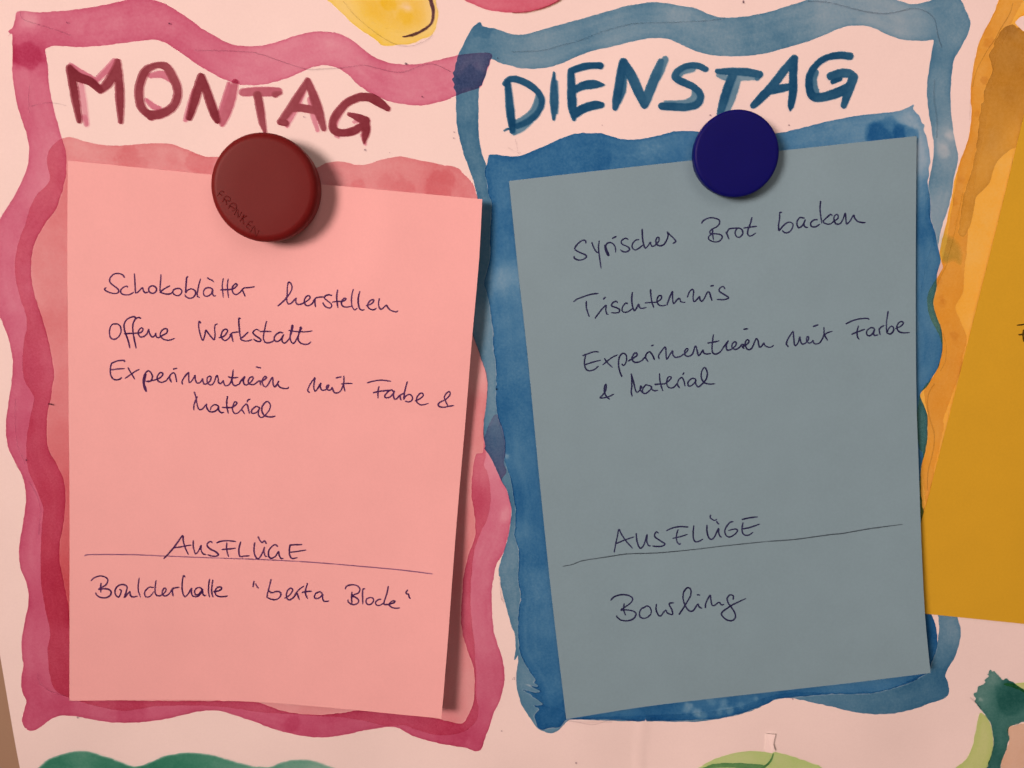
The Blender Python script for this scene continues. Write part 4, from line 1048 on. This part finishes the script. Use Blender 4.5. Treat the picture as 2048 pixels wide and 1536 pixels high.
blue.write('handwriting', Q4(
    '502,1524 460,1480 438,1420 443,1360 460,1333 464,1370 450,1430 410,1480 386,1508 440,1507 500,1490 562,1461;785,1203 790,1280 790,1370 783,1430 795,1487;785,1210 810,1290 830,1380 855,1437 890,1412 917,1370 905,1356 897,1400 930,1442 970,1452 1020,1412 1045,1368 1000,1348 970,1343 933,1390 930,1435;1040,1370 1050,1402 1085,1417 1122,1412;'
    '1145,1203 1150,1280 1165,1350 1187,1417;1088,1336 1160,1332 1215,1326 1270,1285 1297,1250 1265,1238 1238,1290 1245,1352 1280,1382 1330,1372 1367,1332 1380,1350 1402,1382;1372,1338 1390,1280 1430,1248 1457,1290 1472,1360;1445,1207 1457,1188;'
    '1602,1265 1560,1260 1513,1305 1513,1352 1545,1357 1590,1320 1612,1278 1610,1330 1640,1367 1680,1342 1742,1270 1757,1190 1735,1128 1710,1126 1683,1180 1683,1260 1720,1312 1780,1332 1858,1328'),
    'ink line reading & Material', seed=64, absorb=BINK)
blue.write('handwriting', Q7(
    '119,537 135,440 160,330 178,248 210,310 280,410 352,490;140,431 250,385 372,344;400,303 405,380 430,462 460,490 500,440 537,318 535,400 555,452 582,460;682,295 660,280 638,305 640,345 700,390 767,435 730,462 670,467 608,461;788,266 850,235 950,213 1062,218;935,253 915,320 920,402 950,440 967,428;868,363 950,345 1052,314;'
    '1137,203 1128,290 1133,370 1160,407 1210,397 1252,374;1305,198 1305,270 1325,347 1360,377 1400,347 1452,238 1455,290 1470,332 1492,348;1350,68 1348,100 1395,133 1432,118;1428,145 1440,165 1457,180;1637,150 1600,158 1550,220 1533,280 1560,337 1610,342 1670,302 1697,265 1670,243 1580,262;'
    '1758,121 1850,100 1952,89;1765,168 1753,240 1765,302 1800,324 1850,317 1892,284;1758,241 1850,225 1977,181'),
    'ink heading reading AUSFLÜGE', seed=65, absorb=BINK)
blue.write('ruled_line', W(1024, 768, 4, '408,1458 480,1445 560,1415 750,1385 920,1360 1150,1352 1400,1330 1700,1295 2048,1259') + W(1536, 768, 4, '0,1259 200,1245 500,1205 600,1195 800,1160 1075,1123'),
           'thin dark ruled line under AUSFLÜGE', st=.75, r=1.1, seed=66, absorb=(1.7, 1.75, 1.65))
blue.write('handwriting', Q7(
    '76,1152 120,1110 210,1084 300,1094 352,1130 335,1182 280,1227 203,1280 270,1279 360,1294 397,1330 370,1387 300,1417 210,1412 160,1377 148,1353;245,1203 238,1280 264,1347;510,1243 470,1260 443,1310 450,1367 500,1387 560,1362 592,1310 575,1248 530,1230 488,1260;'
    '658,1208 653,1270 680,1342 710,1357 750,1310 777,1283 800,1320 862,1337 857,1280 825,1220 830,1193 878,1188;950,1334 1000,1260 1060,1160 1097,1090 1097,1020 1060,993 1013,1040 998,1130 1030,1232 1080,1292 1130,1287 1187,1205 1205,1240 1242,1259;1183,1085 1212,1089;'
    '1285,1247 1288,1200 1320,1130 1347,1093 1355,1150 1370,1217 1400,1222 1450,1183 1470,1188 1490,1214 1522,1208;1640,1140 1642,1100 1600,1088 1563,1130 1578,1190 1620,1250 1662,1320 1667,1380 1620,1417 1550,1402 1493,1345 1498,1310 1560,1260 1650,1205 1802,1134'),
    'ink line reading Bowling', seed=67, absorb=BINK)
yl.write('handwriting', W(1536, 384, 4, '1995,1066 2030,1062 2120,1050;2008,1141 2048,1139 2110,1130;2044,1105 2042,1150 2046,1195'), 'start of an ink word cut by the right edge', seed=71, absorb=(2.2, 2.2, 1.2))

# ------------------------------------------------------------------ magnets


def magnet(name, face_px, height, radius, base_h, mat, label, bevel, marks=None, mark_px=1.0):
    """A round moulded plastic magnet standing on the paper, with its raised maker's lettering."""
    c = on_plane(np.array(face_px, float), base_h + height)
    prof = [(0.0, height - .00012), (radius * .45, height - .00008), (radius - bevel * 1.02, height)]
    for k in range(1, 9):
        a = k / 8 * math.pi / 2
        prof.append((radius - bevel + bevel * math.sin(a) * 1.0, height - bevel * .8 + bevel * .8 * math.cos(a)))
    prof += [(radius * .998, height * .5), (radius * .975, height * .12), (radius * .955, .0002), (radius * .94, 0.0), (0.0, 0.0)]
    n = 128
    V, F = [], []
    ring = []
    for r, h in prof:
        if r == 0:
            ring.append([len(V)])
            V.append((0, -h, 0))
        else:
            ring.append(list(range(len(V), len(V) + n)))
            V += [(r * math.cos(2 * math.pi * k / n), -h, r * math.sin(2 * math.pi * k / n)) for k in range(n)]
    for a, b in zip(ring[:-1], ring[1:]):
        for k in range(n):
            k2 = (k + 1) % n
            if len(a) == 1:
                F.append((a[0], b[k], b[k2]))
            elif len(b) == 1:
                F.append((a[k], b[0], a[k2]))
            else:
                F.append((a[k], b[k], b[k2], a[k2]))
    o = new_mesh(name, V, F, mat, None, True)
    o.location = (c[0], -base_h, c[2])
    tag(o, label, 'magnet', 'round plastic magnets holding the papers')
    if marks:
        MV, MF = [], []
        org = np.array([c[0], -base_h, c[2]])
        for p in marks:
            q = smooth_path(p, False, 4)
            w = on_plane(q, base_h + height - .00006) - org
            rr = mark_px * .00022
            base = len(MV)
            for k in range(len(w)):
                tdir = w[min(k + 1, len(w) - 1)] - w[max(k - 1, 0)]
                tdir = tdir / (np.linalg.norm(tdir) + 1e-12)
                side = np.array([-tdir[2], 0, tdir[0]])
                for m_ in range(8):
                    a = 2 * math.pi * m_ / 8
                    MV.append(tuple(w[k] + side * rr * math.cos(a) + np.array([0, -1.0, 0]) * rr * .85 * math.sin(a)))
            for k in range(len(w) - 1):
                for m_ in range(8):
                    m2 = (m_ + 1) % 8
                    MF.append((base + k * 8 + m_, base + k * 8 + m2, base + (k + 1) * 8 + m2, base + (k + 1) * 8 + m_))
            MF.append(tuple(base + m_ for m_ in range(8)))
            MF.append(tuple(base + (len(w) - 1) * 8 + m_ for m_ in reversed(range(8))))
        t = new_mesh('embossed_lettering', MV, MF, mat, o, True)
        t['label'] = 'raised lettering moulded into the face'
    return o


FR = ('350,848 395,785 440,800;375,815 412,842;415,920 452,850 495,858 515,885 500,910 440,890;462,902 468,960;490,1005 515,955 550,935 590,962 590,1000 545,1035;508,968 565,1005;'
      '565,1085 608,1008 615,1120 660,1050;640,1168 692,1085;728,1098 665,1130;672,1128 690,1208;800,1180 765,1170 720,1235 762,1275;742,1205 778,1228;770,1308 822,1232 835,1350 885,1285')
fr_marks = W(380, 260, 6.4, FR)
small = [[(1340 + (430 + (x - 350) * .40) / 6.4, 200 + (1000 + (y - 785) * .34) / 6.4) for x, y in T(0, 0, 1, k)] for k in FR.split(';')]
s0, t0 = pink.st(np.array([[533.0, 385.0]]))
magnet('magnet', (526.5, 375.0), .0098, .0184, float(pink_lift(s0, t0)[0]) + .0001, M_RED, 'large red round magnet holding the pink paper', .0026, fr_marks, 1.0)
s0, t0 = blue.st(np.array([[1470.0, 312.0]]))
magnet('magnet', (1473.8, 307.0), .0064, .0147, float(blue_lift(s0, t0)[0]) + .0001, M_NAVY, 'smaller dark blue round magnet holding the grey blue paper', .0012, small, .38)
